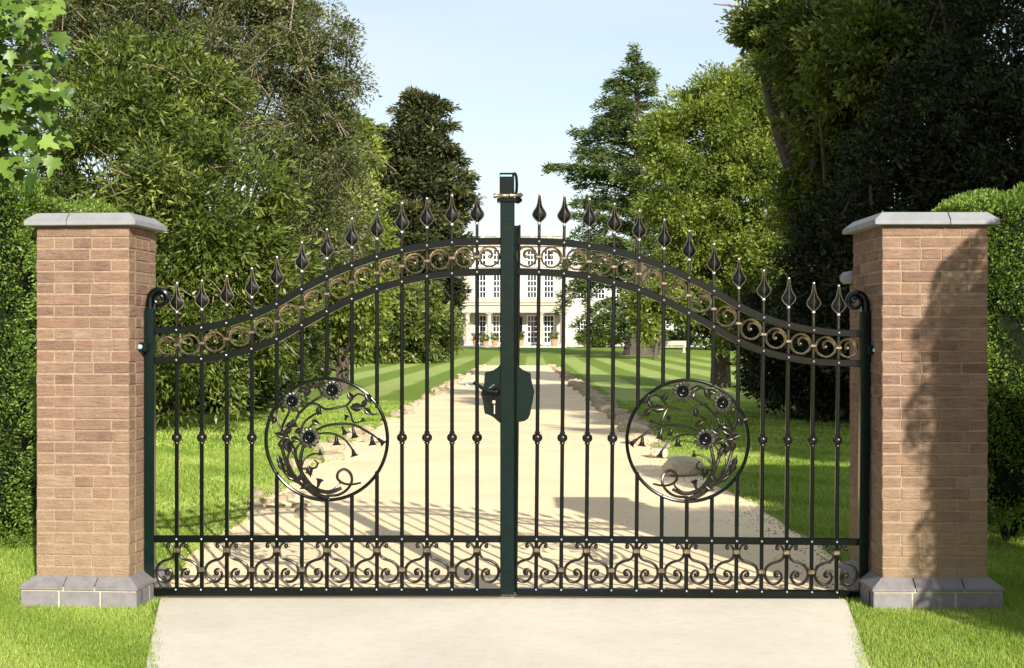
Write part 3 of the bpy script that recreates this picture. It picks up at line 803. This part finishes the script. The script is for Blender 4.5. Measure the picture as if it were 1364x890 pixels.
# ------------------------------------------------------------------ trees and shrubs
TG = 'trees and shrubs of the park'
tree('laurel_shrub', 'tall yellow-green long-leaved shrub directly behind the left gate pillar', 'shrub', at(205, 0, 25),
     [E(160, 210, 24.5, 105, 140, 1.6), E(265, 290, 23.5, 120, 120, 1.5), E(110, 380, 25, 110, 130, 1.6), E(225, 430, 23.5, 130, 110, 1.5), E(335, 385, 24.5, 65, 110, 1.2), E(230, 130, 26, 90, 80, 1.3)],
     820, 165, .36, (.12, .28), M['lf_laurel'], r0=.10, nl=60, twigs=220, shell=.5, out=.8, droop=.1)
bare = [([at(392, 98, 33), at(430, 68, 33), at(466, 22, 33)], .03), ([at(430, 68, 33), at(440, 40, 33), at(428, 8, 33)], .02), ([at(340, 110, 33), at(380, 60, 33), at(392, -5, 33)], .03),
        ([at(300, 80, 31), at(318, 110, 31), at(325, 140, 31)], .015), ([at(452, 62, 33), at(470, 66, 33), at(486, 58, 33)], .01), ([at(415, 80, 33), at(412, 50, 33), at(420, 22, 33)], .012), ([at(445, 60, 33), at(462, 50, 33), at(478, 36, 33)], .012), ([at(450, 48, 33), at(452, 28, 33), at(448, 12, 33)], .01)]
tree('tall_tree', 'tall grey-green fine-leaved tree with bare twigs reaching into the sky, left of the gate', 'tree', at(300, 0, 36),
     [E(250, 40, 35, 190, 120, 3), E(340, 120, 34, 110, 130, 2.4), E(425, 190, 34, 62, 95, 1.8), E(180, -60, 36, 200, 120, 3), E(440, 290, 34, 60, 100, 1.8), E(120, 60, 35, 110, 130, 2.2), E(370, 10, 34, 35, 50, 1.0), E(440, 45, 33, 30, 32, .6), E(462, 110, 33.5, 22, 40, .7)],
     1750, 120, .36, (.085, .42), M['lf_grey'], r0=.32, nl=110, twigs=1300, bare=bare, shell=.5)
tree('ash_tree', 'light green leafy tree at the edge of the big tree left of the gate', 'tree', at(455, 0, 42),
     [E(462, 340, 41, 58, 115, 1.6), E(430, 260, 42, 55, 85, 1.5), E(470, 205, 43, 32, 55, 1.0), E(400, 400, 42, 80, 75, 1.6)],
     520, 90, .40, (.16, .42), M['lf_bright'], r0=.16, nl=50, shell=.5)
tree('dark_shrub', 'dark shrub under the trees, seen through the left side of the gate', 'shrub', at(290, 0, 30),
     [E(290, 470, 30, 110, 75, 1.3), E(220, 500, 29.5, 70, 60, 1.0), E(370, 470, 31, 60, 80, 1.2), E(120, 500, 30, 100, 60, 1.3), E(20, 480, 29, 110, 110, 1.3)],
     620, 85, .30, (.12, .42), M['lf_mid'], r0=.09, nl=50, shell=.5)
tree('reddish_shrub', 'small reddish shrub at the lawn edge, near the left gate stile', 'shrub', at(232, 0, 28.2),
     [E(232, 538, 28.2, 22, 26, .35)], 60, 40, .14, (.07, .5), M['lf_red'], r0=.02, nl=14)
tree('clipped_bush', 'big rounded green bush beside the lawn, left of the house', 'bush', at(520, 0, 88),
     [E(530, 432, 86, 68, 48, 3.2), E(475, 440, 85, 62, 44, 2.8), E(420, 450, 84, 60, 36, 2.5), E(500, 405, 88, 48, 30, 2), E(578, 446, 89, 24, 32, 1.4)],
     1100, 60, .55, (.30, .4), M['lf_yew'], r0=.25, nl=20, shell=.7)
tree('pine_tree', 'dark broad pine standing left of the house against the sky', 'tree', at(565, 0, 104),
     [E(563, 155, 104, 30, 34, 1.6), E(540, 200, 104, 42, 34, 2), E(578, 205, 104, 32, 30, 1.8), E(568, 250, 104, 55, 34, 2.4), E(545, 300, 103, 48, 34, 2.4), E(598, 285, 104, 30, 24, 2), E(560, 350, 103, 48, 45, 2.5), E(585, 395, 104, 24, 45, 1.5), E(612, 262, 104, 18, 14, .9), E(505, 240, 104, 24, 30, 1.2), E(590, 330, 104, 32, 26, 1.6)],
     640, 110, .85, (.42, .3), M['lf_pine'], r0=.45, nl=50, shell=.35, flat=.45, out=.9)
tree('round_tree', 'bright yellow-green leafy tree right of the cedar', 'tree', at(960, 0, 44),
     [E(950, 190, 44, 80, 75, 2), E(905, 260, 43, 50, 60, 1.5), E(990, 150, 44, 60, 60, 1.6), E(930, 330, 43, 50, 55, 1.6), E(1010, 260, 43, 80, 90, 2), E(1020, 390, 42, 70, 80, 1.8), E(885, 180, 43.5, 28, 28, .9), E(955, 125, 44, 26, 26, .8)],
     1400, 110, .38, (.115, .42), M['lf_bright'], r0=.25, nl=80, shell=.5)
bare = [([at(1060, 30, 30), at(1010, 12, 30), at(950, 5, 30)], .03), ([at(1010, 14, 30), at(985, 25, 30), at(958, 22, 30)], .015), ([at(1050, 60, 30), at(1015, 50, 30), at(990, 62, 30)], .02)]
tree('overhanging_tree', 'dark green tree with lit twigs overhanging from the top right', 'tree', at(1150, 0, 28),
     [E(1090, 60, 28, 70, 80, 1.3), E(1150, 110, 27, 80, 90, 1.3), E(1020, 30, 29, 45, 36, .8), E(1200, 30, 27, 100, 90, 1.5), E(1110, 190, 28, 50, 70, 1.1), E(1075, 270, 28, 35, 50, .9), E(1165, 70, 26, 80, 70, 1.2)],
     1300, 90, .28, (.12, .42), M['lf_laurel'], r0=.24, nl=90, twigs=160, bare=bare, shell=.45)
tree('dark_yew', 'dense evergreen tree behind the right gate pillar, leaves darkened for shade', 'tree', at(1230, 0, 24),
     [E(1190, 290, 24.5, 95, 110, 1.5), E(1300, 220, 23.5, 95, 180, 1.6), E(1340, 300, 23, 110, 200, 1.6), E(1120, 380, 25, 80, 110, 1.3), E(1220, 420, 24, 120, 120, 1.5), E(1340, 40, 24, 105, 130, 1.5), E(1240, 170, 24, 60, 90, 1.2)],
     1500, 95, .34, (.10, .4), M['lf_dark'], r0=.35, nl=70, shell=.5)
tree('dark_shrub', 'shade-darkened evergreen shrub on the lawn, seen through the right side of the gate', 'shrub', at(1075, 0, 27),
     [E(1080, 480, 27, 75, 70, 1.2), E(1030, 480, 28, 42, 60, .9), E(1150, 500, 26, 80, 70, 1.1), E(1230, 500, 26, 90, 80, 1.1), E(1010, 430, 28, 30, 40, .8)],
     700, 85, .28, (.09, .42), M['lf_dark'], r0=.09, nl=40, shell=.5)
for px, py, rx, ry, lb in ((800, 452, 28, 6, 'low green shrub at the house foot, just right of the porch'), (850, 451, 28, 7, 'low green shrub at the house foot behind the cedar trunk'), (903, 449, 24, 8, 'low green shrub under the house window right of the cedar trunk')):
    tree('garden_shrub', lb, 'shrub', at(px, 0, 146.5), [E(px, py, 146.5, rx, ry, 1)], 60, 40, .5, (.3, .5), M['lf_bright'], r0=.08, nl=8)
tree('far_tree', 'dark tree beyond the lawn right of the house', 'tree', at(960, 0, 135),
     [E(950, 370, 135, 60, 70, 4), E(1000, 390, 130, 60, 80, 4), E(930, 420, 132, 24, 30, 2), E(1050, 420, 130, 60, 60, 4)],
     420, 70, 1.1, (.5, .45), M['lf_mid'], r0=.5, nl=30)
tree('far_tree', 'green tree between the pine and the big tree left of the gate', 'tree', at(480, 0, 120),
     [E(500, 350, 120, 50, 60, 4), E(440, 380, 120, 70, 80, 4), E(350, 380, 120, 80, 90, 4)],
     420, 70, 1.0, (.5, .45), M['lf_laurel'], r0=.5, nl=30)
tree('young_tree', 'small yellow-green leafy tree beside the cedar trunk', 'tree', at(872, 0, 98),
     [E(868, 408, 98, 26, 24, 1.4), E(885, 395, 99, 26, 22, 1.4), E(858, 436, 98, 13, 18, .7), E(905, 412, 98, 18, 20, .9)],
     150, 60, .45, (.3, .45), M['lf_bright'], r0=.12, nl=14)
# tall tree added off frame on the right, only to shade the park's dark corner
tree('roadside_tree', 'unseen tall tree added in front of the gate on the right to cast shade', 'tree', (13.5, -6, 0),
     [(np.array((13.5, -6, 11.0)), np.array((4.0, 3.2, 4.8))), (np.array((12.0, -5, 8.6)), np.array((3.6, 3, 2.6))), (np.array((15.5, -6, 14.5)), np.array((4.5, 3.2, 4.2))), (np.array((18.0, -5, 9.5)), np.array((3.8, 3, 5)))],
     520, 60, .9, (.5, .6), M['lf_mid'], r0=.45, nl=50, shell=.2)

# cedar
def cedar():
    d = 112; bx, by, _ = at(851, 0, d); bz = ground_z(by); org = (bx, by, bz)
    root = empty('cedar_tree', org, 'tall layered cedar with a pointed top and dark trunk right of the gate centre', 'tree')
    mb = MB(org); top = at(848, 66, d)
    mb.tube(spline([(bx-.1, by, bz-.2), (bx, by, bz+3), (bx+.2, by, bz+9), (top[0]+.1, by, 16), top], 6), [1.15, .85, .62, .4, .22, .06], 10)
    fork = at(893, 408, d); mb.tube(spline([(bx+.8, by, bz-.2), (bx+1.2, by, bz+1.2), at(872, 440, d), fork], 5), [.62, .5, .36, .15], 8)
    Ps = []; Ds = []; Ts = []
    H = [(68, 6), (78, 14), (90, 28), (103, 40), (116, 44), (130, 50), (143, 58), (156, 60), (169, 62), (183, 88), (197, 82), (211, 90), (226, 122), (240, 98), (254, 92), (268, 98), (284, 100), (300, 108), (316, 100), (332, 104), (350, 98), (368, 106), (386, 110), (404, 98), (420, 88), (434, 70)]
    for (py, ln) in H:
        z = at(0, py, d)[2]
        for k in range(6):
            az = 2*PI*k/6+rnd.uniform(-.4, .4)+py
            if k < 2: az = PI+rnd.uniform(-.35, .35)
            l_ = ln/F*d*(rnd.uniform(.9, 1.05) if k == 0 else rnd.uniform(.6, 1.0))
            zz = z+rnd.uniform(-.45, .45); dr = np.array([math.cos(az), math.sin(az), 0])
            droop = -.10 if py < 300 else -.22
            s = np.array((bx+(848-851)/F*d, by, zz-.12*l_)); e = s+dr*l_+np.array([0, 0, l_*(.16 if py < 300 else droop)]); m_ = s+dr*l_*.5+np.array([0, 0, l_*.16])
            c = spline([s, m_, e], 8); mb.tube(c, [.09+l_*.012, .06, .02], 5)
            n = int(95*l_); t = rng.random(n)**.75; ci = np.clip((t*(len(c)-1)).astype(int), 0, len(c)-1)
            side = np.array([-dr[1], dr[0], 0]); sp = (.12+.26*l_*(1-t)**.7*t**.35)*rng.uniform(-1, 1, n)
            P = c[ci]+side[None]*sp[:, None]+dr[None]*rng.normal(0, .15, (n, 1))+np.array([0, 0, 1])*(rng.normal(0, .14, (n, 1))-.10-.25*rng.random((n, 1))**3)
            Ps.append(P); Ds.append(dr[None]*.6+side[None]*np.sign(sp)[:, None]*.7+rng.normal(size=(n, 3))*.35); Ts.append(.42+rng.normal(0, .22, n)+rnd.uniform(-.15, .15))
    P = np.vstack(Ps); D = np.vstack(Ds); T = np.concatenate(Ts); n = len(P); ll = .36*(.5+rng.random(n))
    leaves('crown', P, D, ll, ll*.26, M['lf_cedar'], root, T, org)
    mb.build('trunk', M['bark'], root)
cedar()

# maple branches with big lobed leaves, close by at top left
def maple():
    org = (-4.9, 3.2, 0); root = empty('maple_tree', org, 'maple with large bright green lobed leaves above the left hedge', 'tree')
    mb = MB(org); tw = []
    mb.tube(spline([(-4.9, 3.2, 0), (-4.85, 3.1, 1.5), (-4.75, 2.9, 2.8), (-4.6, 2.8, 4.5)], 5), [.11, .09, .07, .03], 9)
    for k in range(120):
        px = rnd.uniform(-60, 92); py = rnd.uniform(-40, 240)
        if px > 60 and py > 170: px -= 50
        if px > 95-(py*.0): continue
        e = np.array(at(px, py, rnd.uniform(10.2, 11.8))); s = np.array((-4.75, 2.9, e[2]-rnd.uniform(.1, .6)))
        m_ = (s+e)/2+np.array([0, 0, .12]); c = spline([s, m_, e], 6); mb.tube(c, [.016, .009, .003], 5); tw.append(c)
    mb.build('trunk', M['bark'], root)
    shape = [(0, 0), (.14, -.05), (.34, -.06), (.30, .10), (.52, .22), (.36, .30), (.42, .50), (.24, .46), (.14, .56), (.16, .72), (0, 1.0), (-.16, .72), (-.14, .56), (-.24, .46), (-.42, .50), (-.36, .30), (-.52, .22), (-.30, .10), (-.34, -.06), (-.14, -.05)]
    ml = MB(org)
    for c in tw:
        for j in range(13):
            p = c[rnd.randrange(len(c)//3, len(c))]+np.array([rnd.gauss(0, .07), rnd.gauss(0, .08), rnd.gauss(0, .07)])
            s = rnd.uniform(.07, .18)
            y = np.array([rnd.gauss(.2, .5), rnd.gauss(-.3, .4), -rnd.uniform(.3, 1)]); y /= np.linalg.norm(y)
            nrm = np.array([rnd.gauss(.1, .4), -1, rnd.uniform(0, 1.3)]); x = np.cross(y, nrm); x /= np.linalg.norm(x); nrm = np.cross(x, y)
            vs = [tuple(p+x*u*s+y*v*s+nrm*s*(.12*abs(u)-.1*v*v)) for u, v in shape]+[tuple(p+y*.35*s-nrm*s*.03)]
            nn = len(shape); ml.add(vs, [(i, (i+1) % nn, nn) for i in range(nn)], 0, min(1, max(0, rnd.gauss(.5, .22))))
    ml.build('crown', M['lf_maple'], root, smooth=True, angle=60)
maple()

# ------------------------------------------------------------------ house
def house():
    D = 165.; Yf = D+CAMY; zg = ground_z(Yf)+.06
    hx = lambda px: (px-CX)/F*D
    hz = lambda py: CAMZ-(py-HZ)/F*D
    org = (hx(686), Yf, zg); root = empty('manor_house', org, 'pale manor house with columned porch and sash windows across the lawn', 'house')
    def nb(): return MB(org)
    holes = []
    def window(px, w, y0, y1, yf, cols=3, rows=4):
        m_ = nb(); x0, x1, z0, z1 = hx(px)-w/2, hx(px)+w/2, hz(y1), hz(y0)
        fw = .11
        m_.box(x0-fw, x0, yf-.07, yf+.1, z0-fw, z1+fw); m_.box(x1, x1+fw, yf-.07, yf+.1, z0-fw, z1+fw)
        m_.box(x0, x1, yf-.07, yf+.1, z1, z1+fw); m_.box(x0, x1, yf-.07, yf+.1, z0-fw, z0)
        m_.box(x0-fw-.08, x1+fw+.08, yf-.16, yf-.071, z0-fw-.12, z0-fw)
        for c in range(1, cols): x = x0+(x1-x0)*c/cols; m_.box(x-.03, x+.03, yf-.06, yf-.01, z0, z1)
        for r in range(1, rows):
            z = z0+(z1-z0)*r/rows; t = .055 if r == rows//2 else .03; m_.box(x0, x1, yf-.064, yf-.012, z-t, z+t)
        f = m_.build('window', M['white'], root, smooth=False)
        m_ = nb(); m_.box(x0, x1, yf-.035, yf-.015, z0, z1); m_.build('pane', M['glass'], f, smooth=False)
    # walls
    def block(nm, a, b, top, yf, depth):
        m_ = nb(); m_.box(hx(a), hx(b), yf, yf+depth, zg-.5, hz(top)); return m_.build(nm, M['limestone'], root, smooth=False)
    yc = Yf; yw = Yf+1.6
    block('central_wall', 619, 753, 324, yc, 12)
    block('wing_wall', 596, 618.8, 350, yw, 10)
    block('wing_wall', 753.2, 930, 350, yw, 10)
    m_ = nb(); m_.box(hx(616), hx(756), yc-.5, yc+12, hz(325), hz(321.5)); m_.box(hx(617), hx(755), yc-.3, yc+12, hz(328), hz(325.1)); m_.build('cornice', M['trimstone'], root, smooth=False)
    m_ = nb(); m_.box(hx(619), hx(753), yc-.2, yc+.2, hz(314.6), hz(313)); m_.box(hx(619), hx(753), yc-.2, yc+.2, hz(321.4), hz(319.6))
    for i in range(60):
        x = hx(620)+(hx(752)-hx(620))*i/59
        if i % 10 in (0,): m_.box(x-.3, x+.3, yc-.18, yc+.18, hz(319.6), hz(314.6))
        else: m_.lathe((x, yc, hz(319.6)), [(.06, 0), (.09, .1), (.05, .25), (.06, .41)], 6)
    m_.build('balustrade', M['trimstone'], root, smooth=False)
    for a, b in ((594, 618), (754, 932)):
        m_ = nb(); m_.box(hx(a), hx(b), yw-.35, yw+10, hz(350), hz(346)); m_.build('cornice', M['trimstone'], root, smooth=False)
    for px in (622.5, 749.5):
        m_ = nb()
        for k in range(18):
            z = zg+k*.62; w = .5 if k % 2 else .36
            if z+.55 < hz(328): m_.box(hx(px)-w, hx(px)+w, yc-.06, yc+.01, z, z+.56)
        m_.build('quoin', M['trimstone'], root, smooth=False)
    for px in (641, 663.5, 686, 708.5, 731):
        window(px, .95, 367, 396, yc); window(px, .95, 333, 353, yc, 3, 3)
    for px in (608,): window(px, .85, 369, 395, yw); window(px, .85, 420, 451, yw)
    for px in (776, 800, 824, 850, 887, 912): window(px, 1.0, 427, 449, yw); window(px, 1.0, 372, 397, yw)
    # porch
    yp = yc-3.0
    m_ = nb(); m_.box(hx(612), hx(760), yp-.35, yc, hz(404), hz(400)); m_.box(hx(614), hx(758), yp-.2, yc, hz(407.5), hz(404.1))
    m_.box(hx(616.5), hx(755.5), yp, yc, hz(417), hz(407.6)); m_.box(hx(618), hx(754), yp+.1, yp+.4, hz(399.9), hz(397))
    m_.build('porch_entablature', M['trimstone'], root, smooth=False)
    for px in (623.5, 652, 720, 748.5):
        for (yy) in (yp+.5,):
            m_ = nb(); zt = hz(417); h = zt-zg-.2
            m_.box(hx(px)-.38, hx(px)+.38, yy-.38, yy+.38, zg+.05, zg+.25); m_.box(hx(px)-.38, hx(px)+.38, yy-.38, yy+.38, zt-.12, zt)
            m_.lathe((hx(px), yy, zg+.25), [(.36, 0), (.36, .08), (.29, .14), (.27, h*.5), (.235, h-.42), (.30, h-.36), (.25, h-.30), (.34, h-.2), (.36, h-.17)], 14)
            m_.build('column', M['trimstone'], root)
    m_ = nb(); m_.box(hx(612), hx(760), yp-.8, yc, zg-.4, zg+.05); m_.box(hx(609), hx(763), yp-1.3, yp-.8, zg-.4, zg-.03); m_.build('porch_step', M['trimstone'], root, smooth=False)
    for px in (641, 663, 709, 731): window(px, 1.0, 421, 456, yc-.02, 3, 5)
    m_ = nb(); m_.box(hx(686)-.8, hx(686)+.8, yc-.06, yc+.05, zg+.05, hz(422)); dd = m_.build('door', M['green'], root, smooth=False)
    m_ = nb(); m_.ball((hx(686)+.6, yc-.1, zg+1.2), .07); m_.build('handle', M['keyhole'], dd)
    m_ = nb(); m_.box(hx(700), hx(712), yc+3, yc+4, hz(313), hz(303)); m_.box(hx(640), hx(650), yc+5, yc+6, hz(313.2), hz(310))
    # small roof platform hidden behind the balustrade
    m2 = nb(); m2.box(hx(622), hx(750), yc+.6, yc+11.5, hz(321.4), hz(317)); m2.build('roof', M['slate'], root, smooth=False)
house()
# terracotta pots in front of the porch
def pot(px, dist, s, label):
    x, y, _ = at(px, 0, dist); z = ground_z(y)+.06
    root = empty('plant_pot', (x, y, z), label, 'plant pot', 'pots before the porch')
    mb = MB((x, y, z)); mb.lathe((x, y, z), [(0, 0), (.22*s, 0), (.33*s, .5*s), (.38*s, .52*s), (.38*s, .6*s), (.32*s, .6*s), (.3*s, .5*s), (0, .5*s)], 14); mb.build('pot', M['clay'], root)
    P, D, T, c = clump_cloud([(np.array((x, y, z+.95*s)), np.array((.35*s, .35*s, .4*s)))], 24, 26, .16*s)
    leaves('foliage', P, D, .16, .07, M['lf_yew'], root, T, (x, y, z))
for px, s, l_ in ((634, 1.1, 'terracotta pot with shrub left of the porch windows'), (646.5, .9, 'terracotta pot between the two left porch windows'), (659, 1.0, 'terracotta pot just left of the gate centre, before the porch'), (693, 1.1, 'terracotta pot just right of the gate centre, before the porch'), (738, 1.2, 'terracotta pot at the right end of the porch')):
    pot(px, 158.5, s, l_)
# stone bench on the lawn
x, y, _ = at(897, 0, 120); z = ground_z(y)
root = empty('stone_bench', (x, y, z), 'pale stone garden bench on the lawn right of the cedar trunk', 'bench', rot=(0, 0, R(-8)))
mb = MB(); mb.box(-1.1, 1.1, -.28, .28, .40, .50, .03); mb.build('seat', M['trimstone'], root)
mb = MB(); mb.box(-1.1, 1.1, .20, .30, .56, .95, .03); mb.box(-1.0, -.85, .21, .29, .5, .57); mb.box(.85, 1.0, .21, .29, .5, .57); mb.build('backrest', M['trimstone'], root)
for s in (-1, 1):
    mb = MB(); mb.box(s*.85-.1, s*.85+.1, -.22, .22, 0, .40, .03); mb.box(s*.85-.15, s*.85+.15, -.25, .25, 0, .06, .01); mb.build('leg', M['trimstone'], root)

# ------------------------------------------------------------------ stones along the drive
def rock_mesh(seed, sub=3):
    import bmesh
    bm = bmesh.new(); bmesh.ops.create_icosphere(bm, subdivisions=sub, radius=1)
    r = random.Random(seed); ph = [r.uniform(0, 6) for _ in range(6)]; sq = (r.uniform(.8, 1.2), r.uniform(.7, 1), r.uniform(.45, .7))
    for v in bm.verts:
        x, y_, z_ = v.co
        k = 1+.16*math.sin(3*x+ph[0])*math.cos(2.6*y_+ph[1])+.10*math.sin(5*z_+ph[2]+3*x)+.05*math.sin(11*x+ph[3])*math.sin(9*y_+ph[4])+.03*math.sin(17*z_+ph[5]+8*y_)
        q = [max(-.78, min(.78, c)) for c in (x*k, y_*k, z_*k)]
        v.co = (q[0]*sq[0], q[1]*sq[1], q[2]*sq[2])
    me = bpy.data.meshes.new('stone'); bm.to_mesh(me); bm.free()
    me.polygons.foreach_set('use_smooth', [True]*len(me.polygons)); me.set_sharp_from_angle(angle=R(28))
    me.materials.append(M['rock']); return me
RM = [rock_mesh(i) for i in range(6)]
def stone(x, y, s, label, group=None, me=None, nm='edging_stone', cat='stone', rz=None):
    o = mobj(nm, me or rnd.choice(RM), None, (x, y, s*.18), (rnd.uniform(-.2, .2), rnd.uniform(-.2, .2), rnd.uniform(0, 6) if rz is None else rz), (s, s*rnd.uniform(.7, 1.2), s*rnd.uniform(.7, 1.1)))
    tag(o, label, cat, group)
for k in range(80):
    y = 11.5+(k/79)**1.25*58
    if rnd.random() < .9: stone(edge_r(y)+rnd.uniform(-.04, .18), y+rnd.uniform(-.2, .2), rnd.uniform(.10, .24)*(1.25 if 14 < y < 40 else 1), 'rough sandstone lump in the row edging the right side of the drive', 'edging stones right of the drive')
for k in range(95):
    y = 8.5+(k/94)**1.2*61
    stone(edge_l(y)-rnd.uniform(-.05, .2), y+rnd.uniform(-.2, .2), rnd.uniform(.06, .17), 'small rough stone in the row edging the left side of the drive', 'edging stones left of the drive')
for k in range(16):
    px = rnd.uniform(335, 410); py = rnd.uniform(655, 690); d = F*CAMZ/(py-HZ); x, y, _ = at(px, py, d)
    stone(x, y, rnd.uniform(.04, .10), 'small stone in the loose pile at the near left corner of the drive', 'stones at the near left corner')
bm_ = RM[1].copy(); bm_.materials.clear(); bm_.materials.append(M['boulder'])
x, y, _ = at(908, 0, F*CAMZ/(634-HZ)); o = mobj('boulder', bm_, None, (x, y, .10), (0, 0, .4), (.24, .2, .26)); tag(o, 'pale round boulder behind the flower medallion of the right leaf', 'boulder')
x, y, _ = at(878, 0, F*CAMZ/(610-HZ)); o = mobj('boulder', bm_, None, (x, y, .06), (0, 0, 1.4), (.17, .15, .16)); tag(o, 'small mossy boulder at the right drive edge, beyond the pale one', 'boulder')
x, y, _ = at(498, 0, F*CAMZ/(590-HZ)); o = mobj('boulder', bm_, None, (x, y, .06), (0, 0, 2.4), (.18, .15, .17)); tag(o, 'small pale boulder at the left drive edge behind the left medallion', 'boulder')

# ------------------------------------------------------------------ grass blades and gravel crumbs
def blades(x0, x1, y0, y1, dens, h, w):
    n = int((x1-x0)*(y1-y0)*dens); x = rng.uniform(x0, x1, n); y = rng.uniform(y0, y1, n)
    el = np.array([edge_l(t) for t in np.linspace(y0, y1, 200)]); er = np.array([edge_r(t) for t in np.linspace(y0, y1, 200)]); yy = np.linspace(y0, y1, 200)
    fr = rng.normal(0, .025, n)
    keep = (x < np.interp(y, yy, el)+fr) | (x > np.interp(y, yy, er)+fr)
    keep &= ~((x > -2.66) & (x < -2.0) & (y > -.24) & (y < .3)) & ~((x > 1.94) & (x < 2.62) & (y > -.32) & (y < .48))
    d = y-CAMY; keep &= np.abs(x) < d*.37+.3
    x, y = x[keep], y[keep]; n = len(x)
    P = np.stack([x, y, np.zeros(n)], 1); D = np.stack([rng.normal(0, .45, n), rng.normal(0, .45, n), np.ones(n)], 1)
    patch = .5+.22*np.sin(x*2.3+y*1.1)*np.sin(y*1.9-x*.7)+.1*np.sin(x*7+y*5)
    return P, D, h*(.5+rng.random(n)), np.full(n, w), patch+rng.normal(0, .2, n)
sets = [blades(-3.6, 3.6, -2.1, .4, 17000, .021, .0035), blades(-5, 5, .4, 4, 6500, .026, .006), blades(-7.5, 7.5, 4, 11, 2200, .03, .010), blades(-13, 13, 11, 26, 520, .035, .02)]
P, D, ll, ww, T = [np.concatenate([s[i] for s in sets]) for i in range(5)]
g = leaves('grass', P, D, ll, ww, M['blade'], None, T, (0, 0, 0), tri=True); tag(g, 'short green lawn grass either side of the drive', 'grass', kind='stuff')
# loose gravel
n = 9000; y = rng.uniform(.2, 14, n)**1.0; sd = rng.random(n) < .5
x = np.where(sd, [edge_l(t) for t in y], [edge_r(t) for t in y])+rng.normal(0, .16, n)
s = rng.uniform(.003, .012, n)
mid = rng.random(n) < .35; x = np.where(mid, rng.uniform(-1.9, 1.9, n), x); s = np.where(mid, s*.55, s)
tet = np.array([(1, 0, -.4), (-.6, .8, -.4), (-.6, -.8, -.3), (.1, 0, .7)])
V = (np.stack([x, y, np.full(n, .008)], 1)[:, None, :]+tet[None]*s[:, None, None]).reshape(-1, 3)
fs = [tuple(4*i+np.array(q)) for i in range(n) for q in ((0, 1, 3), (1, 2, 3), (2, 0, 3))]
me = bpy.data.meshes.new('gravel'); me.from_pydata([tuple(v) for v in V], [], [tuple(int(a) for a in f) for f in fs]); me.materials.append(M['rock'])
g = bpy.data.objects.new('gravel', me); COL.objects.link(g); tag(g, 'loose gravel crumbs along the drive edges', 'gravel', kind='stuff')

# ------------------------------------------------------------------ light, sky, camera
SX, SY = .33, -1.0; EL = R(22.5)
az = math.atan2(SX, SY)            # clockwise from +Y
w = bpy.data.worlds.new('World'); scene.world = w; w.use_nodes = True
nt = w.node_tree; sky = nt.nodes.new('ShaderNodeTexSky'); sky.sky_type = 'NISHITA'; sky.sun_disc = False
sky.sun_elevation = EL; sky.sun_rotation = az % (2*PI); sky.air_density = 1.0; sky.dust_density = .5; sky.ozone_density = 1.5
bg = nt.nodes['Background']; bg.inputs[1].default_value = .085
tc = nt.nodes.new('ShaderNodeTexCoord'); mp = nt.nodes.new('ShaderNodeMapping'); mp.inputs['Scale'].default_value = (1, 1, 5)
nz = nt.nodes.new('ShaderNodeTexNoise'); nz.inputs['Scale'].default_value = 3.2; nz.inputs['Detail'].default_value = 6
L(nt, tc.outputs['Generated'], mp.inputs[0]); L(nt, mp.outputs[0], nz.inputs['Vector'])
cr = ramp(nt, [(.35, (.32, .32, .32)), (.8, (.7, .7, .7))]); L(nt, nz.outputs[0], cr.inputs[0])
c = mix(nt, cr.outputs[0], sky.outputs[0], (6.2, 6.4, 6.7)); L(nt, c, bg.inputs[0])
sl = bpy.data.lights.new('sun', 'SUN'); sl.energy = 5; sl.angle = R(.5); sl.color = (1, .95, .86)
so = bpy.data.objects.new('sun', sl); COL.objects.link(so)
from mathutils import Vector
h = math.hypot(SX, SY); v = Vector((SX/h*math.cos(EL), SY/h*math.cos(EL), math.sin(EL)))
so.rotation_euler = v.to_track_quat('Z', 'Y').to_euler()
cam = bpy.data.cameras.new('camera'); co = bpy.data.objects.new('camera', cam); COL.objects.link(co)
co.location = (0, CAMY, CAMZ); co.rotation_euler = (R(90), 0, 0)
cam.sensor_width = 36; cam.lens = 36*F/1364; cam.shift_y = (HZ-445)/1364; cam.clip_end = 3000; cam.clip_start = .05
scene.camera = co
scene.view_settings.view_transform = 'Standard'; scene.view_settings.look = 'None'; scene.view_settings.exposure = .88
scene.view_settings.gamma = 1
scene.cycles.max_bounces = 6; scene.cycles.transparent_max_bounces = 4
